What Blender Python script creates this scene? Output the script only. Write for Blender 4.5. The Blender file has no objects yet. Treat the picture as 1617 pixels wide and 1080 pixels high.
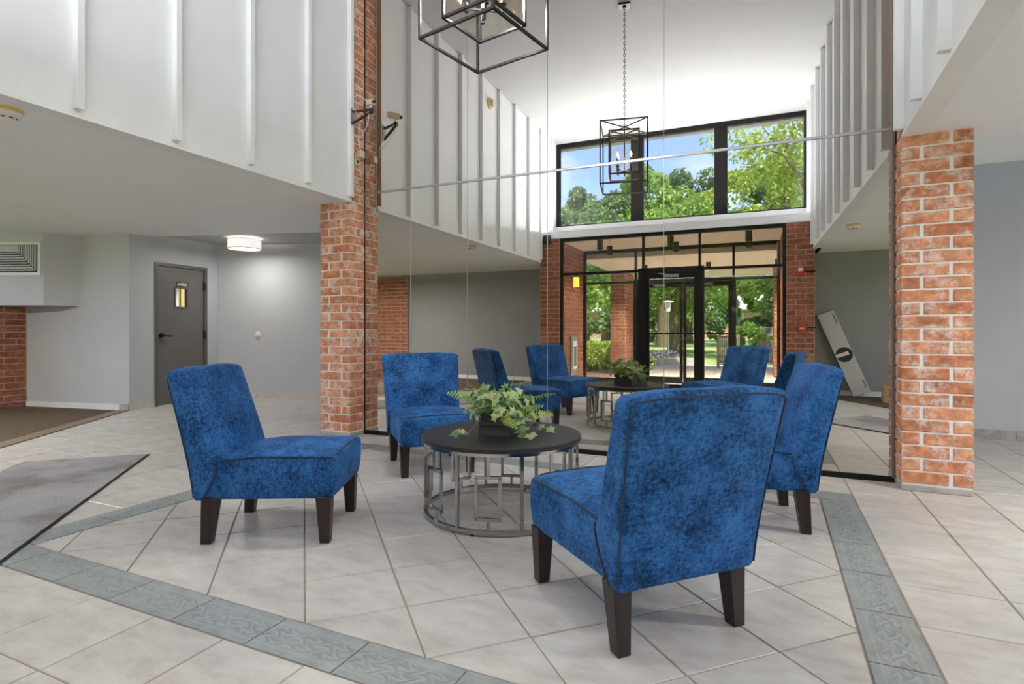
import bpy, bmesh, math, random
import numpy as np
from mathutils import Vector, Matrix

C = bpy.context.scene.collection
SC = bpy.context.scene
R = math.radians
random.seed(7)
NP = np.random.default_rng(7)

# ------------------------------------------------------------------ camera, sky, sun, exposure
cam = bpy.data.cameras.new('camera')
cam.sensor_width = 36.0
cam.lens = 36.0 * 887.0 / 1617.0
cam.shift_y = -17.0 / 1617.0
cam.clip_start = 0.05
cam.clip_end = 400
cam_o = bpy.data.objects.new('camera', cam)
cam_o.location = (0, 0, 0.985)
cam_o.rotation_euler = (R(90), 0, R(24.7))
C.objects.link(cam_o)
SC.camera = cam_o

SUN_EL, SUN_AZ = R(60), R(35)          # azimuth measured from +Y towards +X: the sun stands behind the building
w = bpy.data.worlds.new('sky')
SC.world = w
w.use_nodes = True
nt = w.node_tree
nt.nodes.clear()
sky = nt.nodes.new('ShaderNodeTexSky')
sky.sky_type = 'NISHITA'
sky.sun_disc = False
sky.sun_elevation = SUN_EL
sky.sun_rotation = SUN_AZ
sky.air_density = 1.0
sky.dust_density = 0.25
sky.ozone_density = 2.5
tc = nt.nodes.new('ShaderNodeTexCoord')
mp = nt.nodes.new('ShaderNodeMapping')
mp.inputs['Scale'].default_value = (1.0, 1.0, 2.6)
nz = nt.nodes.new('ShaderNodeTexNoise')
nz.inputs['Scale'].default_value = 3.2
nz.inputs['Detail'].default_value = 7
nz.inputs['Roughness'].default_value = 0.55
cr = nt.nodes.new('ShaderNodeValToRGB')
cr.color_ramp.elements[0].position = 0.47
cr.color_ramp.elements[1].position = 0.74
mx = nt.nodes.new('ShaderNodeMix')
mx.data_type = 'RGBA'
bg = nt.nodes.new('ShaderNodeBackground')
wo = nt.nodes.new('ShaderNodeOutputWorld')
nt.links.new(tc.outputs['Generated'], mp.inputs['Vector'])
nt.links.new(mp.outputs['Vector'], nz.inputs['Vector'])
nt.links.new(nz.outputs['Fac'], cr.inputs['Fac'])
nt.links.new(cr.outputs['Color'], mx.inputs['Factor'])
tint = nt.nodes.new('ShaderNodeMix')
tint.data_type = 'RGBA'
tint.blend_type = 'MULTIPLY'
tint.inputs['Factor'].default_value = 1.0
tint.inputs['B'].default_value = (0.95, 0.92, 1.10, 1)
nt.links.new(sky.outputs['Color'], tint.inputs['A'])
nt.links.new(tint.outputs['Result'], mx.inputs['A'])
mx.inputs['B'].default_value = (5.5, 5.7, 6.0, 1)
nt.links.new(mx.outputs['Result'], bg.inputs['Color'])
nt.links.new(bg.outputs['Background'], wo.inputs['Surface'])
bg.inputs['Strength'].default_value = 0.225

sun = bpy.data.lights.new('sun', 'SUN')
sun.energy = 6.8
sun.color = (1.0, 0.95, 0.86)
sun.angle = R(1.0)
sun_o = bpy.data.objects.new('sun', sun)
sd = Vector((math.sin(SUN_AZ) * math.cos(SUN_EL), math.cos(SUN_AZ) * math.cos(SUN_EL), math.sin(SUN_EL)))
sun_o.rotation_euler = sd.to_track_quat('Z', 'Y').to_euler()
sun_o.location = (0, 10, 20)
C.objects.link(sun_o)

def portal(name, loc, sx, sy, direction):
    l = bpy.data.lights.new(name, 'AREA')
    l.shape = 'RECTANGLE'
    l.size, l.size_y = sx, sy
    l.cycles.is_portal = True
    o = bpy.data.objects.new(name, l)
    o.location = loc
    o.rotation_euler = (-Vector(direction)).to_track_quat('Z', 'Y').to_euler()
    C.objects.link(o)
portal('portal_clerestory', (-1.43, -1.45, 3.72), 4.2, 1.6, (0, 1, 0))
portal('portal_entrance', (-1.43, -2.25, 1.3), 3.7, 2.6, (0, 1, 0))
portal('portal_right_wing', (4.55, 0.55, 1.2), 3.3, 2.6, (-1, 0, 0))
portal('portal_left_wing', (-9.45, 0.9, 1.2), 4.9, 2.6, (1, 0, 0))

def area_lamp(name, loc, sx, sy, direction, power, col=(1, 1, 1)):
    l = bpy.data.lights.new(name, 'AREA')
    l.shape = 'RECTANGLE'
    l.size, l.size_y = sx, sy
    l.energy = power
    l.color = col
    o = bpy.data.objects.new(name, l)
    o.location = loc
    o.rotation_euler = (-Vector(direction)).to_track_quat('Z', 'Y').to_euler()
    C.objects.link(o)
# unseen fill lamp, added on the ledge behind the beam to light the room (its trough is built with the entrance wall)
area_lamp('fill_lamp', (-1.43, -0.80, 2.729), 3.9, 0.14, (0, 0.55, 1), 112, (0.955, 0.985, 1.03))
SC.view_settings.view_transform = 'Standard'
SC.view_settings.look = 'None'
SC.view_settings.gamma = 1.0
SC.view_settings.use_curve_mapping = False
SC.view_settings.exposure = 0.93
SC.cycles.max_bounces = 14
SC.cycles.diffuse_bounces = 8
SC.cycles.glossy_bounces = 8
SC.cycles.transparent_max_bounces = 24
SC.cycles.transmission_bounces = 8
SC.cycles.caustics_reflective = True
SC.cycles.caustics_refractive = False
SC.cycles.sample_clamp_indirect = 6.0

# ------------------------------------------------------------------ helpers
def thing(name, label, cat, loc=(0, 0, 0), rotz=0.0, group=None):
    o = bpy.data.objects.new(name, None)
    o.empty_display_size = 0.1
    C.objects.link(o)
    o.location = loc
    o.rotation_euler = (0, 0, rotz)
    o['label'] = label
    o['category'] = cat
    if group:
        o['group'] = group
    return o

def tag(o, label, cat, group=None):
    o['label'] = label
    o['category'] = cat
    if group:
        o['group'] = group
    return o

def link(name, me, m=None, parent=None, loc=None, rot=None):
    o = bpy.data.objects.new(name, me)
    C.objects.link(o)
    if m is not None and len(me.materials) == 0:
        me.materials.append(m)
    if parent:
        o.parent = parent
    if loc is not None:
        o.location = loc
    if rot is not None:
        o.rotation_euler = rot
    return o

def struct(o):
    o['kind'] = 'structure'
    return o

def bm_obj(name, bm, m, parent=None, loc=None, rot=None, smooth=None):
    me = bpy.data.meshes.new(name)
    bm.normal_update()
    bm.to_mesh(me)
    bm.free()
    if smooth is not None:
        me.polygons.foreach_set('use_smooth', [True] * len(me.polygons))
        if smooth < 179:
            try:
                me.set_sharp_from_angle(angle=R(smooth))
            except Exception:
                pass
    return link(name, me, m, parent, loc, rot)

def add_box(bm, lo, hi, mat4=None):
    x0, y0, z0 = lo
    x1, y1, z1 = hi
    ps = [(x0, y0, z0), (x1, y0, z0), (x1, y1, z0), (x0, y1, z0), (x0, y0, z1), (x1, y0, z1), (x1, y1, z1), (x0, y1, z1)]
    vs = [bm.verts.new(mat4 @ Vector(p) if mat4 else p) for p in ps]
    for f in ((0, 3, 2, 1), (4, 5, 6, 7), (0, 1, 5, 4), (1, 2, 6, 5), (2, 3, 7, 6), (3, 0, 4, 7)):
        bm.faces.new([vs[i] for i in f])
    return vs

def bevel_all(bm, wd, seg=1):
    bmesh.ops.bevel(bm, geom=list(bm.edges), offset=wd, segments=seg, affect='EDGES', profile=0.5)

def box(name, lo, hi, m, parent=None, bev=0.0, seg=1, loc=None, rot=None):
    bm = bmesh.new()
    add_box(bm, lo, hi)
    if bev:
        bevel_all(bm, bev, seg)
    return bm_obj(name, bm, m, parent, loc, rot)

def prism(bm, poly, z0, z1):
    n = len(poly)
    a = sum(poly[i][0] * poly[(i + 1) % n][1] - poly[(i + 1) % n][0] * poly[i][1] for i in range(n))
    if a < 0:
        poly = poly[::-1]
    b = [bm.verts.new((p[0], p[1], z0)) for p in poly]
    t = [bm.verts.new((p[0], p[1], z1)) for p in poly]
    bm.faces.new(b[::-1])
    bm.faces.new(t)
    for i in range(n):
        j = (i + 1) % n
        bm.faces.new((b[i], b[j], t[j], t[i]))

def prism_obj(name, poly, z0, z1, m, parent=None):
    bm = bmesh.new()
    prism(bm, poly, z0, z1)
    return bm_obj(name, bm, m, parent)

def add_bar(bm, a, b, w, h=None, up=(0, 0, 1)):
    """square bar from a to b"""
    a, b = Vector(a), Vector(b)
    h = h or w
    d = (b - a).normalized()
    u = Vector(up)
    if abs(d.dot(u)) > 0.98:
        u = Vector((0, 1, 0)) if abs(d.y) < 0.9 else Vector((1, 0, 0))
    s = d.cross(u).normalized()
    u = s.cross(d).normalized()
    vs = []
    for p in (a, b):
        for sx, sy in ((-1, -1), (1, -1), (1, 1), (-1, 1)):
            vs.append(bm.verts.new(p + s * (sx * w / 2) + u * (sy * h / 2)))
    for f in ((0, 1, 2, 3), (7, 6, 5, 4), (0, 4, 5, 1), (1, 5, 6, 2), (2, 6, 7, 3), (3, 7, 4, 0)):
        bm.faces.new([vs[i] for i in f])

def add_tube(bm, pts, rad, n=8, closed=False, caps=True):
    pts = [Vector(p) for p in pts]
    m = len(pts)
    rads = rad if isinstance(rad, (list, tuple)) else [rad] * m
    rings = []
    prev = None
    for i, p in enumerate(pts):
        if closed:
            d = pts[(i + 1) % m] - pts[i - 1]
        else:
            d = pts[min(i + 1, m - 1)] - pts[max(i - 1, 0)]
        d = d.normalized() if d.length > 1e-9 else Vector((0, 0, 1))
        if prev is None:
            u = Vector((0, 0, 1)) if abs(d.z) < 0.9 else Vector((1, 0, 0))
            u = (u - d * u.dot(d)).normalized()
        else:
            u = prev - d * prev.dot(d)
            u = u.normalized() if u.length > 1e-6 else d.orthogonal().normalized()
        prev = u
        v = d.cross(u)
        rings.append([bm.verts.new(p + (u * math.cos(2 * math.pi * k / n) + v * math.sin(2 * math.pi * k / n)) * rads[i]) for k in range(n)])
    for i in range(m if closed else m - 1):
        a, b = rings[i], rings[(i + 1) % m]
        for k in range(n):
            l = (k + 1) % n
            bm.faces.new((a[k], a[l], b[l], b[k]))
    if caps and not closed:
        bm.faces.new(rings[0][::-1])
        bm.faces.new(rings[-1])

def tube_obj(name, pts, rad, m, parent=None, n=8, closed=False):
    bm = bmesh.new()
    add_tube(bm, pts, rad, n, closed)
    return bm_obj(name, bm, m, parent, smooth=50)

def add_lathe(bm, prof, n=24, cx=0, cy=0):
    rings = []
    for r, z in prof:
        if r < 1e-6:
            rings.append([bm.verts.new((cx, cy, z))])
        else:
            rings.append([bm.verts.new((cx + r * math.cos(2 * math.pi * k / n), cy + r * math.sin(2 * math.pi * k / n), z)) for k in range(n)])
    for a, b in zip(rings[:-1], rings[1:]):
        for k in range(n):
            l = (k + 1) % n
            if len(a) == 1 and len(b) == 1:
                continue
            if len(a) == 1:
                bm.faces.new((a[0], b[l], b[k]))
            elif len(b) == 1:
                bm.faces.new((a[k], a[l], b[0]))
            else:
                bm.faces.new((a[k], a[l], b[l], b[k]))

def lathe_obj(name, prof, m, parent=None, n=24, loc=None, rot=None):
    bm = bmesh.new()
    add_lathe(bm, prof, n)
    bmesh.ops.recalc_face_normals(bm, faces=bm.faces)
    return bm_obj(name, bm, m, parent, loc, rot, smooth=40)

def rounded_box(bm, sx, sy, sz, r, fn, nx=14, ny=6, nz=14):
    """box of full size sx,sy,sz with rounded edges, every vertex passed through fn"""
    def line(s, n):
        h = s / 2
        inner = [-(h - r) + 2 * (h - r) * i / n for i in range(n + 1)]
        e = [r * t for t in (1.0, 0.72, 0.42, 0.18)]
        return [-(h - r) - q for q in e] + inner + [(h - r) + q for q in e[::-1]]
    X, Y, Z = line(sx, nx), line(sy, ny), line(sz, nz)
    cache = {}
    def vert(i, j, k):
        if (i, j, k) in cache:
            return cache[(i, j, k)]
        q = Vector((X[i], Y[j], Z[k]))
        c = Vector((max(-(sx / 2 - r), min(sx / 2 - r, q.x)), max(-(sy / 2 - r), min(sy / 2 - r, q.y)), max(-(sz / 2 - r), min(sz / 2 - r, q.z))))
        d = q - c
        p = c + d.normalized() * r if d.length > 1e-9 else q
        v = bm.verts.new(fn(p))
        cache[(i, j, k)] = v
        return v
    a, b, c = len(X) - 1, len(Y) - 1, len(Z) - 1
    for i in range(a):
        for k in range(c):
            bm.faces.new((vert(i, 0, k), vert(i + 1, 0, k), vert(i + 1, 0, k + 1), vert(i, 0, k + 1)))
            bm.faces.new((vert(i, b, k), vert(i, b, k + 1), vert(i + 1, b, k + 1), vert(i + 1, b, k)))
    for j in range(b):
        for k in range(c):
            bm.faces.new((vert(0, j, k), vert(0, j, k + 1), vert(0, j + 1, k + 1), vert(0, j + 1, k)))
            bm.faces.new((vert(a, j, k), vert(a, j + 1, k), vert(a, j + 1, k + 1), vert(a, j, k + 1)))
    for i in range(a):
        for j in range(b):
            bm.faces.new((vert(i, j, 0), vert(i, j + 1, 0), vert(i + 1, j + 1, 0), vert(i + 1, j, 0)))
            bm.faces.new((vert(i, j, c), vert(i + 1, j, c), vert(i + 1, j + 1, c), vert(i, j + 1, c)))

def quads_mesh(name, V, m, uvless=True):
    """mesh of separate quads, V is (n,4,3)"""
    n = len(V)
    me = bpy.data.meshes.new(name)
    me.vertices.add(n * 4)
    me.vertices.foreach_set('co', np.asarray(V, dtype=np.float32).ravel())
    me.loops.add(n * 4)
    me.loops.foreach_set('vertex_index', np.arange(n * 4, dtype=np.int32))
    me.polygons.add(n)
    me.polygons.foreach_set('loop_start', np.arange(0, n * 4, 4, dtype=np.int32))
    me.update(calc_edges=True)
    me.validate()
    me.materials.append(m)
    return me

def dup_tree(o, parent=None):
    c = o.copy()
    C.objects.link(c)
    if parent:
        c.parent = parent
    for ch in list(o.children):
        dup_tree(ch, c)
    return c

# ------------------------------------------------------------------ materials
def newmat(name):
    m = bpy.data.materials.new(name)
    m.use_nodes = True
    t = m.node_tree
    t.nodes.clear()
    out = t.nodes.new('ShaderNodeOutputMaterial')
    return m, t, out

def principled(name, col, rough=0.6, metal=0.0, spec=0.5, coat=0.0, emit=None, estr=0.0, sheen=0.0):
    m, t, out = newmat(name)
    p = t.nodes.new('ShaderNodeBsdfPrincipled')
    p.inputs['Base Color'].default_value = (*col, 1)
    p.inputs['Roughness'].default_value = rough
    p.inputs['Metallic'].default_value = metal
    p.inputs['Specular IOR Level'].default_value = spec
    p.inputs['Coat Weight'].default_value = coat
    p.inputs['Sheen Weight'].default_value = sheen
    if emit:
        p.inputs['Emission Color'].default_value = (*emit, 1)
        p.inputs['Emission Strength'].default_value = estr
    t.links.new(p.outputs['BSDF'], out.inputs['Surface'])
    return m, t, p

def node(t, kind, **kw):
    n = t.nodes.new(kind)
    for k, v in kw.items():
        if k in n.inputs:
            n.inputs[k].default_value = v
        else:
            setattr(n, k, v)
    return n

def ramp(t, stops):
    n = t.nodes.new('ShaderNodeValToRGB')
    e = n.color_ramp.elements
    while len(e) < len(stops):
        e.new(0.5)
    for el, (p, c) in zip(e, stops):
        el.position = p
        el.color = (*c, 1) if len(c) == 3 else c
    return n

def noisy(name, c0, c1, scale=8.0, rough=0.6, bump=0.0, bscale=None, detail=4, spec=0.5, metal=0.0, lo=0.3, hi=0.7, coords='Object', stretch=None, sheen=0.0, rand=0.0):
    """principled with colour mottled between c0 and c1"""
    m, t, p = principled(name, c0, rough, metal, spec, sheen=sheen)
    co = t.nodes.new('ShaderNodeTexCoord')
    vec = co.outputs[coords]
    if stretch:
        mpn = node(t, 'ShaderNodeMapping')
        mpn.inputs['Scale'].default_value = stretch
        t.links.new(vec, mpn.inputs['Vector'])
        vec = mpn.outputs['Vector']
    n = node(t, 'ShaderNodeTexNoise', Scale=scale, Detail=detail)
    t.links.new(vec, n.inputs['Vector'])
    r = ramp(t, [(lo, c0), (hi, c1)])
    t.links.new(n.outputs['Fac'], r.inputs['Fac'])
    last = r.outputs['Color']
    if rand:
        oi = t.nodes.new('ShaderNodeObjectInfo')
        mr = node(t, 'ShaderNodeMapRange')
        mr.inputs['To Min'].default_value = 1 - rand
        mr.inputs['To Max'].default_value = 1 + rand
        t.links.new(oi.outputs['Random'], mr.inputs['Value'])
        hs = node(t, 'ShaderNodeHueSaturation')
        t.links.new(mr.outputs['Result'], hs.inputs['Value'])
        t.links.new(last, hs.inputs['Color'])
        last = hs.outputs['Color']
    t.links.new(last, p.inputs['Base Color'])
    if bump:
        b = node(t, 'ShaderNodeBump', Strength=bump, Distance=0.01)
        n2 = node(t, 'ShaderNodeTexNoise', Scale=bscale or scale * 6, Detail=3)
        t.links.new(vec, n2.inputs['Vector'])
        t.links.new(n2.outputs['Fac'], b.inputs['Height'])
        t.links.new(b.outputs['Normal'], p.inputs['Normal'])
    return m

M = {}
M['wall_white'] = noisy('painted_white', (0.80, 0.805, 0.82), (0.84, 0.845, 0.86), 3.0, 0.42, 0.12, 160, coords='Object')
M['wall_grey'] = noisy('painted_light_grey', (0.535, 0.555, 0.585), (0.57, 0.59, 0.615), 2.0, 0.55, 0.10, 160)
M['wall_dim'] = noisy('painted_grey_unlit', (0.27, 0.275, 0.28), (0.30, 0.305, 0.31), 2.0, 0.6, 0.10, 160)  # same grey paint made darker, shade of the unlit front walls in the colour
M['soffit'] = noisy('soffit_paint', (0.83, 0.855, 0.895), (0.86, 0.885, 0.925), 2.0, 0.6, 0.15, 90)
M['ceiling'] = noisy('ceiling_paint', (0.475, 0.475, 0.47), (0.505, 0.505, 0.50), 1.2, 0.7, 0.05, 60)
M['black_metal'], _, _ = principled('black_metal', (0.012, 0.011, 0.011), 0.35, 0.6)
M['frame_black'], _, _ = principled('black_aluminium', (0.010, 0.009, 0.008), 0.45, 0.0, spec=0.25)
M['bronze'], _, _ = principled('dark_bronze', (0.060, 0.055, 0.058), 0.32, 0.85)
M['chrome'], _, _ = principled('brushed_nickel', (0.42, 0.40, 0.38), 0.16, 1.0)
M['silver'], _, _ = principled('silver_trim', (0.50, 0.49, 0.49), 0.35, 0.9)
M['white_plastic'], _, _ = principled('white_plastic', (0.80, 0.79, 0.76), 0.4)
M['cream_plastic'], _, _ = principled('cream_plastic', (0.72, 0.60, 0.38), 0.45)
M['amber_plastic'], _, _ = principled('yellowed_plastic', (0.78, 0.56, 0.16), 0.45)
M['grey_brown'], _, _ = principled('grey_brown_trim', (0.22, 0.19, 0.175), 0.4, 0.5)
M['dark_plastic'], _, _ = principled('dark_plastic', (0.03, 0.028, 0.027), 0.45)
M['grey_metal'], _, _ = principled('grey_metal', (0.30, 0.32, 0.33), 0.4, 0.6)
M['red_plastic'], _, _ = principled('red_plastic', (0.55, 0.03, 0.03), 0.35)
M['door_paint'] = noisy('door_grey_paint', (0.155, 0.145, 0.137), (0.175, 0.165, 0.155), 2, 0.4, 0.04, 80)
M['door_frame'] = noisy('door_frame_paint', (0.125, 0.115, 0.105), (0.14, 0.13, 0.12), 2, 0.4)
M['wood_leg'] = noisy('espresso_wood', (0.015, 0.007, 0.006), (0.034, 0.015, 0.012), 5, 0.36, 0.06, 60, stretch=(8, 8, 0.8))
M['table_wood'] = noisy('black_oak', (0.012, 0.011, 0.013), (0.040, 0.038, 0.042), 6, 0.34, 0.35, 26, stretch=(1.2, 22, 6), spec=0.5)
M['mulch'] = noisy('mulch', (0.16, 0.09, 0.06), (0.34, 0.22, 0.16), 9, 0.95, 0.5, 50)
M['lawn'] = noisy('lawn_grass', (0.20, 0.31, 0.06), (0.42, 0.52, 0.17), 0.55, 0.9, 0.4, 40, detail=8)
M['concrete'] = noisy('concrete', (0.50, 0.46, 0.42), (0.62, 0.58, 0.53), 3, 0.9, 0.1, 60)
M['pavers'] = noisy('paving', (0.42, 0.35, 0.32), (0.52, 0.45, 0.41), 9, 0.85, 0.2, 60)
M['portico_paint'] = noisy('portico_paint', (0.80, 0.70, 0.60), (0.84, 0.74, 0.64), 1.5, 0.8)
M['bark'] = noisy('bark', (0.11, 0.085, 0.05), (0.26, 0.20, 0.12), 7, 0.95, 0.8, 26, stretch=(3, 3, 0.6))
M['grout'] = noisy('grout', (0.30, 0.25, 0.215), (0.37, 0.31, 0.27), 12, 0.9)
M['mortar'] = noisy('mortar', (0.82, 0.785, 0.735), (0.90, 0.875, 0.835), 14, 0.95, 0.3, 90, coords='Object')
M['mortar_tan'] = noisy('mortar_tan', (0.48, 0.37, 0.26), (0.58, 0.46, 0.34), 14, 0.95, 0.3, 90)
M['carpet'] = None
M['kraft'] = noisy('kraft_cardboard', (0.42, 0.27, 0.15), (0.48, 0.32, 0.19), 5, 0.8, stretch=(1, 1, 20))
M['carton'] = noisy('white_carton', (0.52, 0.52, 0.51), (0.58, 0.58, 0.57), 3, 0.6)
M['black_print'], _, _ = principled('black_print', (0.02, 0.02, 0.02), 0.6)
M['white_print'], _, _ = principled('white_print', (0.75, 0.73, 0.68), 0.6)
M['sign_grey'], _, _ = principled('sign_grey', (0.22, 0.20, 0.20), 0.6)
M['sign_brown'], _, _ = principled('sign_brown', (0.075, 0.05, 0.03), 0.5)
M['wood_rail'] = noisy('weathered_wood', (0.22, 0.16, 0.11), (0.36, 0.27, 0.20), 6, 0.8, stretch=(10, 10, 1))
M['tan_strip'] = noisy('reducer_strip', (0.23, 0.17, 0.125), (0.29, 0.22, 0.165), 5, 0.6)
M['planter'] = noisy('charcoal_wood', (0.050, 0.055, 0.058), (0.100, 0.108, 0.112), 6, 0.28, 0.2, 40, stretch=(1, 12, 12))
M['stem'] = noisy('ivy_stem', (0.24, 0.16, 0.08), (0.36, 0.27, 0.15), 20, 0.7)
M['baseboard_tile'] = noisy('baseboard_tile', (0.58, 0.53, 0.48), (0.68, 0.63, 0.58), 9, 0.45)
M['base_grey'] = noisy('base_grey', (0.33, 0.31, 0.29), (0.52, 0.49, 0.46), 14, 0.6)
M['far_brick'] = noisy('far_pink_brick', (0.46, 0.27, 0.20), (0.56, 0.36, 0.28), 3, 0.9)
M['purple'] = noisy('lavender', (0.20, 0.11, 0.26), (0.36, 0.24, 0.42), 8, 0.8)

def m_glass(name, tint=(0.93, 0.95, 0.94), ior=1.45, refl=1.0):
    m, t, out = newmat(name)
    tr = node(t, 'ShaderNodeBsdfTransparent', Color=(*tint, 1))
    gl = node(t, 'ShaderNodeBsdfGlossy', Roughness=0.0)
    gl.inputs['Color'].default_value = (refl, refl, refl, 1)
    lw = node(t, 'ShaderNodeLayerWeight', Blend=0.5)
    f0 = ((ior - 1) / (ior + 1)) ** 2
    pw = node(t, 'ShaderNodeMath', operation='POWER')
    t.links.new(lw.outputs['Facing'], pw.inputs[0])
    pw.inputs[1].default_value = 5.0
    fr = node(t, 'ShaderNodeMath', operation='MULTIPLY_ADD')
    t.links.new(pw.outputs[0], fr.inputs[0])
    fr.inputs[1].default_value = (1 - f0) * .8
    fr.inputs[2].default_value = f0
    mxs = t.nodes.new('ShaderNodeMixShader')
    t.links.new(fr.outputs[0], mxs.inputs['Fac'])
    t.links.new(tr.outputs[0], mxs.inputs[1])
    t.links.new(gl.outputs[0], mxs.inputs[2])
    t.links.new(mxs.outputs[0], out.inputs['Surface'])
    return m
M['glass'] = m_glass('window_glass')
M['lamp_glass'] = m_glass('lantern_glass', (0.97, 0.95, 0.91), 1.3)
M['bulb_glass'] = m_glass('bulb_glass', (0.98, 0.95, 0.90), 1.45)

m, t, out = newmat('mirror_glass')
gl = node(t, 'ShaderNodeBsdfGlossy', Roughness=0.0)
gl.inputs['Color'].default_value = (0.70, 0.675, 0.635, 1)
t.links.new(gl.outputs[0], out.inputs['Surface'])
M['mirror'] = m

def m_brick(name, cols, wash=0.0):
    m, t, p = principled(name, cols[0], 0.85, spec=0.3)
    oi = t.nodes.new('ShaderNodeObjectInfo')
    co = t.nodes.new('ShaderNodeTexCoord')
    add = node(t, 'ShaderNodeVectorMath', operation='ADD')
    sc = node(t, 'ShaderNodeVectorMath', operation='SCALE')
    comb = node(t, 'ShaderNodeCombineXYZ')
    for k in 'XYZ':
        t.links.new(oi.outputs['Random'], comb.inputs[k])
    t.links.new(comb.outputs[0], sc.inputs[0])
    sc.inputs['Scale'].default_value = 37.0
    t.links.new(co.outputs['Object'], add.inputs[0])
    t.links.new(sc.outputs[0], add.inputs[1])
    rr = ramp(t, [(i / (len(cols) - 1), c) for i, c in enumerate(cols)])
    t.links.new(oi.outputs['Random'], rr.inputs['Fac'])
    n1 = node(t, 'ShaderNodeTexNoise', Scale=22.0, Detail=5)
    t.links.new(add.outputs[0], n1.inputs['Vector'])
    r1 = ramp(t, [(0.3, (0.62, 0.62, 0.62)), (0.7, (1.2, 1.2, 1.2))])
    t.links.new(n1.outputs['Fac'], r1.inputs['Fac'])
    mul = node(t, 'ShaderNodeMix', data_type='RGBA', blend_type='MULTIPLY')
    mul.inputs['Factor'].default_value = 1.0
    t.links.new(rr.outputs['Color'], mul.inputs['A'])
    t.links.new(r1.outputs['Color'], mul.inputs['B'])
    last = mul.outputs['Result']
    if wash:
        mpn = node(t, 'ShaderNodeMapping')
        mpn.inputs['Scale'].default_value = (0.9, 0.9, 1.0)
        t.links.new(add.outputs[0], mpn.inputs['Vector'])
        n2 = node(t, 'ShaderNodeTexNoise', Scale=9.0, Detail=9, Roughness=0.78)
        t.links.new(mpn.outputs[0], n2.inputs['Vector'])
        r2 = ramp(t, [(0.49, (0, 0, 0)), (0.64, (wash, wash, wash))])
        t.links.new(n2.outputs['Fac'], r2.inputs['Fac'])
        mm = node(t, 'ShaderNodeMix', data_type='RGBA')
        t.links.new(r2.outputs['Color'], mm.inputs['Factor'])
        t.links.new(last, mm.inputs['A'])
        mm.inputs['B'].default_value = (0.84, 0.77, 0.72, 1)
        last = mm.outputs['Result']
    t.links.new(last, p.inputs['Base Color'])
    b = node(t, 'ShaderNodeBump', Strength=0.5, Distance=0.006)
    n3 = node(t, 'ShaderNodeTexNoise', Scale=70.0, Detail=4)
    t.links.new(add.outputs[0], n3.inputs['Vector'])
    t.links.new(n3.outputs['Fac'], b.inputs['Height'])
    t.links.new(b.outputs['Normal'], p.inputs['Normal'])
    return m
M['brick'] = m_brick('red_brick_washed', [(0.64, 0.245, 0.125), (0.72, 0.31, 0.165), (0.56, 0.205, 0.105), (0.76, 0.37, 0.21), (0.68, 0.265, 0.135)], 0.85)
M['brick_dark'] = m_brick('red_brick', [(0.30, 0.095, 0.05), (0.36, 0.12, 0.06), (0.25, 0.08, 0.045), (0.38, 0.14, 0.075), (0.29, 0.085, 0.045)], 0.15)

def m_tile():
    m, t, p = principled('ceramic_tile', (0.6, 0.5, 0.42), 0.32, spec=0.5)
    oi = t.nodes.new('ShaderNodeObjectInfo')
    ge = t.nodes.new('ShaderNodeNewGeometry')
    n1 = node(t, 'ShaderNodeTexNoise', Scale=5.5, Detail=8, Roughness=0.68)
    mpn = node(t, 'ShaderNodeMapping')
    mpn.inputs['Scale'].default_value = (1.0, 2.2, 1.0)
    t.links.new(ge.outputs['Position'], mpn.inputs['Vector'])
    t.links.new(mpn.outputs[0], n1.inputs['Vector'])
    r1 = ramp(t, [(0.30, (0.490, 0.450, 0.415)), (0.5, (0.605, 0.578, 0.548)), (0.68, (0.680, 0.662, 0.640))])
    t.links.new(n1.outputs['Fac'], r1.inputs['Fac'])
    hs = node(t, 'ShaderNodeHueSaturation')
    mr = node(t, 'ShaderNodeMapRange')
    mr.inputs['To Min'].default_value = 0.95
    mr.inputs['To Max'].default_value = 1.04
    t.links.new(oi.outputs['Random'], mr.inputs['Value'])
    t.links.new(mr.outputs['Result'], hs.inputs['Value'])
    t.links.new(r1.outputs['Color'], hs.inputs['Color'])
    t.links.new(hs.outputs['Color'], p.inputs['Base Color'])
    n2 = node(t, 'ShaderNodeTexNoise', Scale=30.0, Detail=5)
    t.links.new(mpn.outputs[0], n2.inputs['Vector'])
    b = node(t, 'ShaderNodeBump', Strength=0.12, Distance=0.004)
    t.links.new(n2.outputs['Fac'], b.inputs['Height'])
    t.links.new(b.outputs['Normal'], p.inputs['Normal'])
    r3 = ramp(t, [(0.3, (0.30,) * 3), (0.7, (0.46,) * 3)])
    t.links.new(n2.outputs['Fac'], r3.inputs['Fac'])
    t.links.new(r3.outputs['Color'], p.inputs['Roughness'])
    return m
M['tile'] = m_tile()

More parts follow.
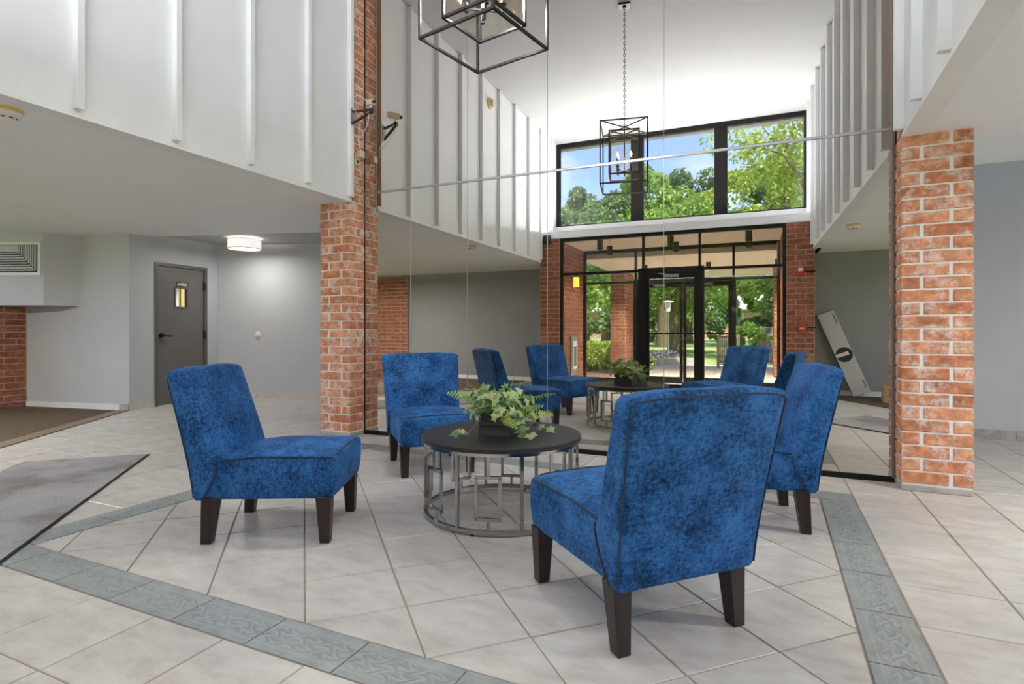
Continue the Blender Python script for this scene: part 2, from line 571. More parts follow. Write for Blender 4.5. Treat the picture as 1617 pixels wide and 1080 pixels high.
def m_border():
    """grey-green listello: fine relief of leaf scrolls along the middle of each border tile (local x runs along the tile)"""
    m, t, p = principled('border_tile_glaze', (0.4, 0.44, 0.43), 0.30, spec=0.5)
    co = t.nodes.new('ShaderNodeTexCoord')
    sep = t.nodes.new('ShaderNodeSeparateXYZ')
    t.links.new(co.outputs['Object'], sep.inputs[0])
    n1 = node(t, 'ShaderNodeTexNoise', Scale=14.0, Detail=6)
    ge = t.nodes.new('ShaderNodeNewGeometry')
    t.links.new(ge.outputs['Position'], n1.inputs['Vector'])
    r1 = ramp(t, [(0.3, (0.265, 0.300, 0.305)), (0.7, (0.385, 0.420, 0.420))])
    t.links.new(n1.outputs['Fac'], r1.inputs['Fac'])
    def math1(op, a, b=None):
        n = node(t, 'ShaderNodeMath', operation=op)
        for i, v in enumerate((a, b)):
            if v is None:
                continue
            if isinstance(v, (int, float)):
                n.inputs[i].default_value = v
            else:
                t.links.new(v, n.inputs[i])
        return n.outputs[0]
    ay = math1('ABSOLUTE', sep.outputs['Y'])
    band = math1('LESS_THAN', ay, 0.045)
    xs = math1('MULTIPLY', sep.outputs['X'], 120.0)
    ys = math1('MULTIPLY', sep.outputs['Y'], 130.0)
    curl = math1('SINE', math1('ADD', xs, math1('MULTIPLY', math1('SINE', math1('ADD', ys, math1('MULTIPLY', math1('SINE', math1('MULTIPLY', sep.outputs['X'], 55.0)), 1.6))), 2.4)))
    n2 = node(t, 'ShaderNodeTexNoise', Scale=60.0, Detail=2)
    t.links.new(co.outputs['Object'], n2.inputs['Vector'])
    relief = math1('MULTIPLY', math1('ADD', curl, math1('MULTIPLY', n2.outputs['Fac'], 0.8)), band)
    l1 = math1('LESS_THAN', math1('ABSOLUTE', math1('SUBTRACT', ay, 0.058)), 0.0022)
    h = math1('ADD', relief, math1('MULTIPLY', l1, 1.2))
    tone = math1('MULTIPLY', band, -0.05)
    mixc = node(t, 'ShaderNodeMix', data_type='RGBA')
    fac = math1('MAXIMUM', math1('MULTIPLY', math1('GREATER_THAN', relief, 0.75), 0.45), math1('MULTIPLY', l1, 0.55))
    t.links.new(fac, mixc.inputs['Factor'])
    mixb = node(t, 'ShaderNodeMix', data_type='RGBA')
    t.links.new(math1('MULTIPLY', band, 0.35), mixb.inputs['Factor'])
    t.links.new(r1.outputs['Color'], mixb.inputs['A'])
    mixb.inputs['B'].default_value = (0.235, 0.285, 0.325, 1)
    t.links.new(mixb.outputs['Result'], mixc.inputs['A'])
    mixc.inputs['B'].default_value = (0.47, 0.49, 0.46, 1)
    t.links.new(mixc.outputs['Result'], p.inputs['Base Color'])
    b = node(t, 'ShaderNodeBump', Strength=0.35, Distance=0.003)
    t.links.new(h, b.inputs['Height'])
    t.links.new(b.outputs['Normal'], p.inputs['Normal'])
    return m
M['border'] = m_border()

def m_velvet():
    m, t, p = principled('crushed_blue_velvet', (0.02, 0.09, 0.3), 0.62, spec=0.12, sheen=0.22)
    p.inputs['Sheen Roughness'].default_value = 0.35
    p.inputs['Sheen Tint'].default_value = (0.12, 0.42, 1.0, 1)
    co = t.nodes.new('ShaderNodeTexCoord')
    oi = t.nodes.new('ShaderNodeObjectInfo')
    add = node(t, 'ShaderNodeVectorMath', operation='ADD')
    t.links.new(co.outputs['Object'], add.inputs[0])
    sc = node(t, 'ShaderNodeVectorMath', operation='SCALE')
    sc.inputs['Scale'].default_value = 11.0
    t.links.new(oi.outputs['Location'], sc.inputs[0])
    t.links.new(sc.outputs[0], add.inputs[1])
    def weave(sx_, sz_):
        mpw = node(t, 'ShaderNodeMapping')
        mpw.inputs['Scale'].default_value = (sx_, sx_, sz_)
        t.links.new(add.outputs[0], mpw.inputs['Vector'])
        nw = node(t, 'ShaderNodeTexNoise', Scale=84.0, Detail=8, Roughness=0.74)
        t.links.new(mpw.outputs[0], nw.inputs['Vector'])
        return nw
    na, nb = weave(1.0, .55), weave(.55, 1.3)
    n1 = node(t, 'ShaderNodeMath', operation='MULTIPLY_ADD')
    half = node(t, 'ShaderNodeMath', operation='MULTIPLY')
    t.links.new(nb.outputs['Fac'], half.inputs[0])
    half.inputs[1].default_value = 0.5
    t.links.new(na.outputs['Fac'], n1.inputs[0])
    n1.inputs[1].default_value = 0.5
    t.links.new(half.outputs[0], n1.inputs[2])
    n2 = node(t, 'ShaderNodeTexNoise', Scale=7.0, Detail=4)
    t.links.new(add.outputs[0], n2.inputs['Vector'])
    mxn = node(t, 'ShaderNodeMath', operation='MULTIPLY_ADD')
    t.links.new(n2.outputs['Fac'], mxn.inputs[0])
    mxn.inputs[1].default_value = 0.38
    t.links.new(n1.outputs[0], mxn.inputs[2])
    r = ramp(t, [(0.54, (0.004, 0.018, 0.055)), (0.62, (0.014, 0.060, 0.170)), (0.69, (0.026, 0.115, 0.325)), (0.80, (0.054, 0.200, 0.500))])
    t.links.new(mxn.outputs[0], r.inputs['Fac'])
    t.links.new(r.outputs['Color'], p.inputs['Base Color'])
    b = node(t, 'ShaderNodeBump', Strength=0.25, Distance=0.004)
    t.links.new(n1.outputs[0], b.inputs['Height'])
    t.links.new(b.outputs['Normal'], p.inputs['Normal'])
    return m
M['velvet'] = m_velvet()
M['velvet_piping'], _, _ = principled('velvet_piping', (0.006, 0.026, 0.082), 0.6, sheen=0.1)

def m_carpet():
    m, t, p = principled('ribbed_carpet', (0.2, 0.15, 0.11), 0.95, spec=0.1)
    ge = t.nodes.new('ShaderNodeNewGeometry')
    mpn = node(t, 'ShaderNodeMapping')
    mpn.inputs['Rotation'].default_value = (0, 0, R(38))
    t.links.new(ge.outputs['Position'], mpn.inputs['Vector'])
    wv = node(t, 'ShaderNodeTexWave', Scale=18.0, Distortion=3.0, Detail=2)
    wv.inputs['Detail Scale'].default_value = 9.0
    t.links.new(mpn.outputs[0], wv.inputs['Vector'])
    n = node(t, 'ShaderNodeTexNoise', Scale=70.0, Detail=2)
    t.links.new(ge.outputs['Position'], n.inputs['Vector'])
    ad = node(t, 'ShaderNodeMath', operation='MULTIPLY_ADD')
    t.links.new(wv.outputs['Fac'], ad.inputs[0])
    ad.inputs[1].default_value = 0.6
    t.links.new(n.outputs['Fac'], ad.inputs[2])
    r = ramp(t, [(0.45, (0.045, 0.031, 0.021)), (0.75, (0.135, 0.098, 0.066)), (1.0, (0.23, 0.175, 0.122))])
    t.links.new(ad.outputs[0], r.inputs['Fac'])
    t.links.new(r.outputs['Color'], p.inputs['Base Color'])
    b = node(t, 'ShaderNodeBump', Strength=0.5, Distance=0.004)
    t.links.new(ad.outputs[0], b.inputs['Height'])
    t.links.new(b.outputs['Normal'], p.inputs['Normal'])
    return m
M['carpet'] = m_carpet()

def m_mat():
    m, t, p = principled('grey_entry_mat', (0.14, 0.135, 0.14), 0.95, spec=0.15)
    ge = t.nodes.new('ShaderNodeNewGeometry')
    n1 = node(t, 'ShaderNodeTexNoise', Scale=2.2, Detail=4)
    t.links.new(ge.outputs['Position'], n1.inputs['Vector'])
    r = ramp(t, [(0.36, (0.26, 0.242, 0.240)), (0.50, (0.375, 0.370, 0.385)), (0.7, (0.42, 0.415, 0.43))])
    t.links.new(n1.outputs['Fac'], r.inputs['Fac'])
    n2 = node(t, 'ShaderNodeTexNoise', Scale=260.0, Detail=2)
    t.links.new(ge.outputs['Position'], n2.inputs['Vector'])
    r2 = ramp(t, [(0.35, (0.7,) * 3), (0.65, (1.25,) * 3)])
    t.links.new(n2.outputs['Fac'], r2.inputs['Fac'])
    mul = node(t, 'ShaderNodeMix', data_type='RGBA', blend_type='MULTIPLY')
    mul.inputs['Factor'].default_value = 1.0
    t.links.new(r.outputs['Color'], mul.inputs['A'])
    t.links.new(r2.outputs['Color'], mul.inputs['B'])
    t.links.new(mul.outputs['Result'], p.inputs['Base Color'])
    b = node(t, 'ShaderNodeBump', Strength=0.4, Distance=0.003)
    t.links.new(n2.outputs['Fac'], b.inputs['Height'])
    t.links.new(b.outputs['Normal'], p.inputs['Normal'])
    return m
M['mat'] = m_mat()

def m_leaf(name, stops, transl=0.35, by_object=False):
    m, t, out = newmat(name)
    p = t.nodes.new('ShaderNodeBsdfPrincipled')
    p.inputs['Roughness'].default_value = 0.5
    p.inputs['Specular IOR Level'].default_value = 0.3
    r = ramp(t, stops)
    if by_object:
        oi = t.nodes.new('ShaderNodeObjectInfo')
        t.links.new(oi.outputs['Random'], r.inputs['Fac'])
    else:
        ge = t.nodes.new('ShaderNodeNewGeometry')
        t.links.new(ge.outputs['Random Per Island'], r.inputs['Fac'])
    t.links.new(r.outputs['Color'], p.inputs['Base Color'])
    tl = t.nodes.new('ShaderNodeBsdfTranslucent')
    t.links.new(r.outputs['Color'], tl.inputs['Color'])
    ms = t.nodes.new('ShaderNodeMixShader')
    ms.inputs['Fac'].default_value = transl
    t.links.new(p.outputs[0], ms.inputs[1])
    t.links.new(tl.outputs[0], ms.inputs[2])
    t.links.new(ms.outputs[0], out.inputs['Surface'])
    return m
M['leaf_mid'] = m_leaf('tree_leaves_mid', [(0, (0.14, 0.25, 0.04)), (0.5, (0.25, 0.40, 0.08)), (1, (0.42, 0.54, 0.16))])
M['leaf_dark'] = m_leaf('tree_leaves_dark', [(0, (0.11, 0.19, 0.07)), (0.6, (0.20, 0.30, 0.12)), (1, (0.31, 0.41, 0.19))])
M['leaf_lime'] = m_leaf('tree_leaves_lime', [(0, (0.22, 0.33, 0.04)), (0.5, (0.38, 0.50, 0.08)), (1, (0.55, 0.62, 0.16))])
M['ivy'] = m_leaf('ivy_leaves', [(0, (0.10, 0.20, 0.10)), (0.25, (0.20, 0.33, 0.14)), (0.5, (0.42, 0.58, 0.25)), (0.78, (0.68, 0.78, 0.46)), (1.0, (0.66, 0.60, 0.20))], 0.25, True)
M['fern'] = m_leaf('fern_leaves', [(0, (0.24, 0.44, 0.07)), (0.5, (0.42, 0.64, 0.11)), (1.0, (0.66, 0.76, 0.24))], 0.25, True)
M['bulb_glow'], _, _ = principled('bulb_filament', (1, 0.8, 0.5), 0.5, emit=(1.0, 0.62, 0.28), estr=22)
M['shade'], _, _ = principled('lit_fabric_shade', (0.9, 0.88, 0.84), 0.8, emit=(1.0, 0.97, 0.93), estr=0.40)
M['diffuser'], _, _ = principled('lit_diffuser', (0.95, 0.94, 0.92), 0.6, emit=(1.0, 0.95, 0.88), estr=0.7)
M['sconce_glow'], _, _ = principled('amber_glass', (0.8, 0.45, 0.10), 0.4, emit=(1.0, 0.46, 0.06), estr=1.6)
M['corridor'], _, _ = principled('corridor_paint', (0.50, 0.45, 0.36), 0.8)
M['amber_trim'], _, _ = principled('varnished_trim', (0.55, 0.30, 0.06), 0.5)

# ------------------------------------------------------------------ geometry constants (metres; X along the mirror, Y into it)
XL, XR0, XR1 = -3.55, 0.745, 0.655        # batten wall planes (right one is slightly skew: XR0 at Y=4.2, XR1 at Y=-1.35)
ZS, ZC = 2.20, 4.50                       # soffit and main ceiling heights
YM = 4.345                                # mirror face at the middle
YE = -0.52                                # entrance wall inner face
YW = -1.35                                # clerestory plane
def xr(y):
    return XR1 + (XR0 - XR1) * (y + 1.35) / 5.55

# ------------------------------------------------------------------ floor: slab, tiles, border
floor = struct(box('floor', (-9.4, -1.7, -0.12), (4.5, 6.7, -0.0035), M['grout']))

def clip(poly, a, b, c):
    """keep a*x+b*y<=c"""
    outp = []
    n = len(poly)
    for i in range(n):
        p, q = poly[i], poly[(i + 1) % n]
        fp, fq = a * p[0] + b * p[1] - c, a * q[0] + b * q[1] - c
        if fp <= 1e-9:
            outp.append(p)
        if (fp < -1e-9 and fq > 1e-9) or (fp > 1e-9 and fq < -1e-9):
            s = fp / (fp - fq)
            outp.append((p[0] + (q[0] - p[0]) * s, p[1] + (q[1] - p[1]) * s))
    return outp
def area(p):
    return 0.5 * abs(sum(p[i][0] * p[(i + 1) % len(p)][1] - p[(i + 1) % len(p)][0] * p[i][1] for i in range(len(p))))
T, G = 0.342, 0.007
BX0, BX1, BY0, BY1 = -3.085, 0.262, 1.430, 3.760       # inner edge of the border
OX0, OX1, OY0, OY1 = -3.272, 0.447, 1.250, 3.945       # outer edge
CARPET_A, CARPET_B = (-7.24, 4.36), (-5.88, 2.49)      # edge of the reducer strip on the left
cl = Vector((CARPET_B[0] - CARPET_A[0], CARPET_B[1] - CARPET_A[1])).normalized()
cn = (-(-cl.y), -cl.x)                                  # normal
cn = Vector((cl.y, -cl.x))                              # points to the carpet side (-X,-Y)
if cn.x > 0:
    cn = -cn
cc = cn.x * CARPET_A[0] + cn.y * CARPET_A[1]
CR_A, CR_B = Vector((0.95, -0.62)), Vector((1.48, 0.27))   # carpet edge on the right
dl = (CR_B - CR_A).normalized()
rn = Vector((dl.y, -dl.x))
rc = rn.dot(CR_A)
cos_t, sin_t = math.cos(R(24.7)), math.sin(R(24.7))
def screen_area(poly):
    best = 0.0
    for pts in (poly, [(p[0], 2 * YM - p[1]) for p in poly]):
        q = []
        for x, y in pts:
            cx_, d = x * cos_t + y * sin_t, -x * sin_t + y * cos_t
            if d < 0.6:
                q = None
                break
            q.append((808.5 + 887 * cx_ / d, 523 + 887 * 0.985 / d))
        if not q:
            continue
        mx_, my_ = sum(a for a, _ in q) / len(q), sum(b for _, b in q) / len(q)
        inside = -60 < mx_ < 1680 and my_ < 1140
        if pts is not poly:
            inside = 575 < mx_ < 1412
        if inside:
            best = max(best, area(q))
    return best
tiles = []                                               # (polygon, full?, cx, cy, rot)
ca = math.sqrt(0.5)
for i in range(-14, 15):
    for j in range(-14, 15):
        ox, oy = -1.425, 1.428
        h = (T - G) / 2
        cx0 = ox + ((i + .5) - (j + .5)) * T * ca
        cy0 = oy + ((i + .5) + (j + .5)) * T * ca
        poly = [(cx0 + (a - b) * ca * h, cy0 + (a + b) * ca * h) for a, b in ((-1, -1), (1, -1), (1, 1), (-1, 1))]
        n0 = area(poly)
        e = G / 2
        for (a, b, c) in ((-1, 0, -(BX0 + e)), (1, 0, BX1 - e), (0, -1, -(BY0 + e)), (0, 1, BY1 - e)):
            if poly:
                poly = clip(poly, a, b, c)
        if len(poly) >= 3 and area(poly) > 2e-4:
            tiles.append((poly, area(poly) > n0 - 1e-6, cx0, cy0, R(45)))
def grid(x_ref, y_ref, x0, x1, y0, y1):
    for i in range(math.floor((x0 - x_ref) / T) - 1, math.ceil((x1 - x_ref) / T) + 1):
        for j in range(math.floor((y0 - y_ref) / T) - 1, math.ceil((y1 - y_ref) / T) + 1):
            cx0, cy0 = x_ref + (i + .5) * T, y_ref + (j + .5) * T
            h = (T - G) / 2
            poly = [(cx0 - h, cy0 - h), (cx0 + h, cy0 - h), (cx0 + h, cy0 + h), (cx0 - h, cy0 + h)]
            n0 = area(poly)
            e = G / 2
            for (a, b, c) in ((-1, 0, -(x0 + e)), (1, 0, x1 - e), (0, -1, -(y0 + e)), (0, 1, y1 - e), (cn.x, cn.y, cc - .004), (rn.x, rn.y, rc - .004)):
                if poly:
                    poly = clip(poly, a, b, c)
            if len(poly) >= 3 and area(poly) > 2e-4:
                tiles.append((poly, area(poly) > n0 - 1e-6, cx0, cy0, 0.0))
grid(OX0, 1.25, -9.0, OX0, -1.3, 6.6)
grid(OX1, 1.25, OX1, 4.4, -1.3, 6.6)
grid(-2.274, 1.25, OX0, OX1, -0.48, OY0 - (OY0 - OY0) if False else OY0)
grid(-2.274, OY1, OX0, OX1, OY1, 6.6)
tiles.sort(key=lambda q: -screen_area(q[0]))
bm = bmesh.new()
h = (T - G) / 2
prism(bm, [(-h, -h), (h, -h), (h, h), (-h, h)], -0.010, 0.0)
bmesh.ops.bevel(bm, geom=[e for e in bm.edges if all(abs(v.co.z) < 1e-6 for v in e.verts)], offset=0.0025, segments=1, affect='EDGES')
tile_me = bpy.data.meshes.new('tile')
bm.to_mesh(tile_me)
bm.free()
tile_me.materials.append(M['tile'])
rest = bmesh.new()
for k, (poly, full, cx0, cy0, rot) in enumerate(tiles):
    if k < 290:
        if full:
            link('tile', tile_me, None, floor, (cx0, cy0, 0), (0, 0, rot))
        else:
            b2 = bmesh.new()
            prism(b2, poly, -0.010, 0.0)
            bm_obj('tile', b2, M['tile'], floor)
    else:
        prism(rest, poly, -0.010, 0.0)
o = bm_obj('distant_tiles', rest, M['tile'], floor)
o['kind'] = 'stuff'

def border_mesh(L, W):
    b2 = bmesh.new()
    prism(b2, [(-L / 2, -W / 2), (L / 2, -W / 2), (L / 2, W / 2), (-L / 2, W / 2)], -0.010, 0.0005)
    me = bpy.data.meshes.new('border_tile')
    b2.to_mesh(me)
    b2.free()
    me.materials.append(M['border'])
    return me
def border_run(a, b, rot, ref, n_axis):
    """tiles along one side of the border; a..b along the axis, ref = the fixed coordinate of the centre line"""
    n = max(1, round((b - a) / T))
    L = (b - a) / n
    me = border_mesh(L - G * .8, 0.174)
    for i in range(n):
        s = a + (i + .5) * L
        loc = (s, ref, 0) if n_axis == 'x' else (ref, s, 0)
        link('border_tile', me, None, floor, loc, (0, 0, rot))
border_run(OX0, OX1 - 0.187, 0, (BY0 + OY0) / 2, 'x')
border_run(OX0 + 0.187, OX1, 0, (BY1 + OY1) / 2, 'x')
border_run(OY0 + 0.185, OY1, R(90), (BX0 + OX0) / 2, 'y')
border_run(OY0, OY1 - 0.185, R(90), (BX1 + OX1) / 2, 'y')

# carpets with reducer strips (left and right wings)
e2 = Vector((0, 0))
def pt(p, s, nn, off):
    return (p[0] + cl.x * s + nn.x * off, p[1] + cl.y * s + nn.y * off)
prism_obj('carpet', [pt(CARPET_A, 0, cn, .15), pt(CARPET_A, 5.2, cn, .15), (-4.3, -1.7), (-9.3, -1.7), (-9.3, 4.0), (-8.83, 4.02)], -0.003, 0.006, M['carpet'], floor)
prism_obj('reducer_strip', [pt(CARPET_A, 0, cn, 0), pt(CARPET_A, 5.2, cn, 0), pt(CARPET_A, 5.2, cn, .15), pt(CARPET_A, 0, cn, .15)], -0.003, 0.009, M['tan_strip'], floor)
p0, p1 = CR_A - dl * 0.6, CR_B + dl * 3.6
prism_obj('carpet', [tuple(p0), tuple(p1), (4.4, p1.y), (4.4, -1.25), (p0.x, -1.25)], -0.003, 0.006, M['carpet'], floor)

# ------------------------------------------------------------------ bricks
BH, BL, MJ = 0.0800, 0.252, 0.011
_brick_cache = {}
def brick_mesh(l, d, m, h=None):
    h = h or (BH - MJ)
    key = (round(l, 3), round(d, 3), round(h, 4), m.name)
    if key not in _brick_cache:
        b2 = bmesh.new()
        add_box(b2, (-l / 2, -d / 2, -h / 2), (l / 2, d / 2, h / 2))
        me = bpy.data.meshes.new('brick')
        bevel_all(b2, 0.003, 1)
        b2.to_mesh(me)
        b2.free()
        me.materials.append(m)
        _brick_cache[key] = me
    return _brick_cache[key]
def lay_brick(parent, cx_, cy_, cz_, l, d, rotz, m, h=None):
    rr = random.uniform
    return link('brick', brick_mesh(l, d, m, h), None, parent, (cx_ + rr(-.0012, .0012), cy_ + rr(-.0012, .0012), cz_), (0, 0, rotz + R(rr(-.25, .25))))
def brick_wall(parent, p0, p1, z0, z1, nrm, m, depth=0.09, mortar='mortar', back=0.08, stuff=False, phase=0, loc=(0, 0, 0)):
    """running bond from p0 to p1 (XY, parent-local), faces pushed to the line p0p1, thickness goes against nrm"""
    a, b = Vector(p0), Vector(p1)
    d = b - a
    L = d.length
    d.normalize()
    nv = Vector(nrm).normalized()
    rot = math.atan2(d.y, d.x)
    n = round((z1 - z0) / BH)
    hh = (z1 - z0) / n
    bmx = bmesh.new() if stuff else None
    for r_ in range(n):
        s = 0.0
        off = (BL * 0.5 if (r_ + phase) % 2 else 0.0)
        cuts = [0.0]
        x = off if off > 0 else BL
        while x < L - 0.03:
            cuts.append(x)
            x += BL
        cuts.append(L)
        for q0, q1 in zip(cuts[:-1], cuts[1:]):
            l = q1 - q0 - MJ
            if l < 0.02:
                continue
            c = a + d * ((q0 + q1) / 2) - nv * (depth / 2)
            z = z0 + (r_ + .5) * hh
            if stuff:
                mm = Matrix.Translation((c.x, c.y, z)) @ Matrix.Rotation(rot, 4, 'Z')
                add_box(bmx, (-l / 2, -depth / 2, -(hh - MJ) / 2), (l / 2, depth / 2, (hh - MJ) / 2), mm)
            else:
                lay_brick(parent, c.x, c.y, z, l, depth, rot, m, hh - MJ)
    if stuff:
        o = bm_obj('bricks', bmx, m, parent)
        o['kind'] = 'stuff'
    i0, i1 = a - nv * 0.007, b - nv * 0.007
    e0, e1 = a - nv * (depth + back), b - nv * (depth + back)
    return [(i0.x, i0.y), (i1.x, i1.y), (e1.x, e1.y), (e0.x, e0.y)]

def column(name, label, x0, x1, y0, y1, flush_x, loc, mirror_side):
    """brick column beside the mirror; bricks in two wythes, front course pattern full + half alternating"""
    col = thing(name, label, 'column', (loc[0], loc[1], 0))
    lx = lambda v: v - loc[0]
    ly = lambda v: v - loc[1]
    n = 27
    zb = 0.045
    hh = (ZS - zb) / n
    W = x1 - x0
    D = y1 - y0
    for r_ in range(n):
        z = zb + (r_ + .5) * hh
        segs = [(0, 0.255), (0.255, W)] if r_ % 2 == 0 else [(0, W - 0.255), (W - 0.255, W)]
        d1 = 0.098
        for s0, s1 in segs:
            lay_brick(col, lx(x0 + (s0 + s1) / 2 + (MJ / 2 if s0 > 0 else 0) - (MJ / 2 if s1 < W else 0)), ly(y0 + d1 / 2), z,
                      (s1 - s0) - (MJ if (s0 > 0) == (s1 < W) else MJ), d1, 0, M['brick'], hh - MJ)
        if D - d1 > 0.05:
            for s0, s1 in segs[::-1]:
                pass
            lay_brick(col, lx((x0 + x1) / 2), ly((y0 + d1 + MJ + y1) / 2), z, W, D - d1 - MJ, 0, M['brick'], hh - MJ)
    c = 0.006
    box('mortar', (lx(x0) + c, ly(y0) + c, 0.03), (lx(x1) - c, ly(y1) - c, ZS), M['mortar'], col)
    box('base_course', (lx(x0) - .002, ly(y0) - .003, 0.0), (lx(x1) + .002, ly(y1), zb - .008), M['base_grey'], col, 0.004)
    # narrow strip of brick that goes on up to the ceiling beside the mirror
    n2 = 29
    h2 = (ZC - ZS) / n2
    sx0, sx1 = (XL - 0.10, XL) if mirror_side > 0 else (xr(4.25), xr(4.25) + .10)
    ys0 = y0 + 0.03
    for r_ in range(n2):
        z = ZS + (r_ + .5) * h2
        if r_ % 2:
            lay_brick(col, lx((sx0 + sx1) / 2), ly((ys0 + y1) / 2), z, sx1 - sx0, y1 - ys0, 0, M['brick'], h2 - MJ)
        else:
            mid = ys0 + (y1 - ys0) * 0.55
            lay_brick(col, lx((sx0 + sx1) / 2), ly((ys0 + mid) / 2), z, sx1 - sx0, mid - ys0 - MJ, 0, M['brick'], h2 - MJ)
            lay_brick(col, lx((sx0 + sx1) / 2), ly((mid + y1) / 2), z, sx1 - sx0, y1 - mid, 0, M['brick'], h2 - MJ)
    box('mortar', (lx(sx0) + c, ly(ys0) + c, ZS), (lx(sx1) - c, ly(y1) - c, ZC), M['mortar'], col)
    return col
column('brick_column', 'wide red brick column left of the mirror wall with light mortar', -3.912, -3.55, 4.115, 4.318, -3.55, (-3.73, 4.2), 1)
column('brick_column', 'whitewashed orange brick column at the right end of the mirror wall', 0.738, 1.100, 4.180, 4.362, 0.738, (0.92, 4.27), -1)

# ------------------------------------------------------------------ main room shell
ceiling = struct(box('ceiling', (-3.75, -1.5, ZC), (1.0, 4.6, ZC + 0.15), M['ceiling']))
roof = struct(box('trim_roof', (-10.6, -2.4, 4.70), (5.0, 7.2, 4.9), M['wall_dim']))
wl = struct(box('wall_left', (XL - 0.12, YW, ZS), (XL, 4.135, ZC), M['wall_white']))
batten_me = {}
def batten(parent, x0, x1, y0, y1, z0, z1):
    return box('batten', (x0, y0, z0), (x1, y1, z1), M['wall_white'], parent, 0.0025)
for k in range(10):
    y = 4.100 - 0.0 if k == 0 else 3.576 - 0.575 * (k - 1)
    z0 = ZS + 0.03 if y > YE else 2.80
    batten(wl, XL - 0.002, XL + 0.044, y - 0.020, y + 0.020, z0, ZC)
box('edge_strip', (XL - .002, 4.1205, ZS + .03), (XL + .040, 4.1245, ZC), M['kraft'], wl)
box('bottom_trim', (XL - .12, YE, ZS - .012), (XL + 0.006, 4.118, ZS + 0.012), M['wall_white'], wl)
bm = bmesh.new()
prism(bm, [(xr(4.2), 4.185), (xr(-1.35), YW), (xr(-1.35) + .12, YW), (xr(4.2) + .12, 4.185)], ZS, ZC)
wr = struct(bm_obj('wall_right', bm, M['wall_white']))
for k in range(10):
    y = 4.155 - 0.0 if k == 0 else 3.655 - 0.575 * (k - 1)
    z0 = ZS + 0.03 if y > YE else 2.80
    batten(wr, xr(y) - 0.050, xr(y) + 0.002, y - 0.020, y + 0.020, z0, ZC)
bm = bmesh.new()
prism(bm, [(xr(4.2) - .006, 4.17), (xr(YE) - .006, YE), (xr(YE) + .12, YE), (xr(4.2) + .12, 4.17)], ZS - .012, ZS + .012)
bm_obj('bottom_trim', bm, M['wall_white'], wr)
wb = struct(box('wall_back', (-3.90, 4.40, 0), (1.09, 4.60, ZC), M['wall_grey']))

# ------------------------------------------------------------------ mirror wall
MD = R(-0.60)                                          # the glued mirrors sit a hair out of square
mt = Vector((math.cos(-MD), math.sin(-MD)))            # along the mirror
mir_c = Vector((-1.43, YM))
def mirror_at(x):
    s = (x - mir_c.x) / mt.x
    return mir_c + mt * s
seams = [-3.552, -3.02, -2.425, -1.675, -0.735, 0.738]
for row, (z0, z1) in enumerate(((0.035, 2.300), (2.312, 4.495))):
    for k in range(5):
        a, b = mirror_at(seams[k] + .0025), mirror_at(seams[k + 1] - .0025)
        mid = (a + b) / 2
        L = (b - a).length
        where = ['leftmost, beside the left brick column', 'second from the left', 'middle one of its row', 'second from the right', 'rightmost and widest, beside the right brick column'][k]
        o = box('mirror_panel', (-L / 2, 0, z0 - (z0 + z1) / 2), (L / 2, 0.006, z1 - (z0 + z1) / 2), M['mirror'], None, 0, loc=(mid.x, mid.y, (z0 + z1) / 2), rot=(0, 0, -MD))
        tag(o, ('lower floor-to-seam mirror panel, ' if row == 0 else 'upper mirror panel under the ceiling, ') + where, 'mirror', 'mirror panels of the back wall')
ntrim = [0]
def trim_box(lo, hi, m, rot, loc, bev=0):
    ntrim[0] += 1
    return struct(box('trim_%d' % ntrim[0], lo, hi, m, None, bev, loc=loc, rot=rot))
Lm = (mirror_at(0.738) - mirror_at(-3.55)).length
trim_box((-Lm / 2, -0.007, -0.010), (Lm / 2, 0.006, 0.010), M['silver'], (0, 0, -MD), (mir_c.x + .02, mir_c.y, 2.306), 0.002)
trim_box((-Lm / 2, -0.014, 0.0), (Lm / 2, 0.010, 0.036), M['frame_black'], (0, 0, -MD), (mir_c.x + .02, mir_c.y, 0.0), 0.003)
for k, s in enumerate(seams):
    p = mirror_at(s)
    if k == 0:
        trim_box((-0.004, -0.006, 0), (0.008, 0.008, ZC - .005), M['bronze'], (0, 0, -MD), (p.x, p.y, 0))
    elif k == 5:
        trim_box((-0.020, -0.014, 0), (0.0, 0.008, ZC - .005), M['grey_brown'], (0, 0, -MD), (p.x, p.y, 0), .003)
    else:
        trim_box((-0.0028, -0.003, 0.036), (0.0028, 0.006, 2.296), M['silver'], (0, 0, -MD), (p.x, p.y, 0))
        trim_box((-0.0012, -0.001, 2.316), (0.0012, 0.006, ZC - .005), M['silver'], (0, 0, -MD), (p.x, p.y, 0))

# ------------------------------------------------------------------ left wing
C0 = Vector((-7.25, 4.36))
C1 = Vector((-8.83, 4.02))
CK = Vector((-7.345, 5.66))
FAR = Vector((-3.6, 7.03))
def thick(a, b, nrm, th):
    nv = Vector(nrm).normalized()
    return [tuple(a), tuple(b), tuple(b - nv * th), tuple(a - nv * th)]
ws = struct(prism_obj('wall_left_side', [tuple(C1), tuple(C0), (C0.x - .02, C0.y + .14), (C1.x - .02, C1.y + .14)], 0, 2.45, M['wall_grey']))
dn = (CK - C0).normalized()
dnn = Vector((dn.y, -dn.x))                            # normal of the door wall, points to +X
def dw(s, off, z):
    p = C0 + dn * s + dnn * off
    return Vector((p.x, p.y, z))
def dquad(s0, s1, o0, o1):
    return [tuple(dw(s0, o0, 0).xy), tuple(dw(s1, o0, 0).xy), tuple(dw(s1, o1, 0).xy), tuple(dw(s0, o1, 0).xy)]
LW = (CK - C0).length
DS0, DS1, DZ = 0.333, 1.124, 1.89
wd = bmesh.new()
prism(wd, dquad(0, DS0 + .02, -.12, 0), 0, 2.45)
prism(wd, dquad(DS1 - .02, LW, -.12, 0), 0, 2.45)
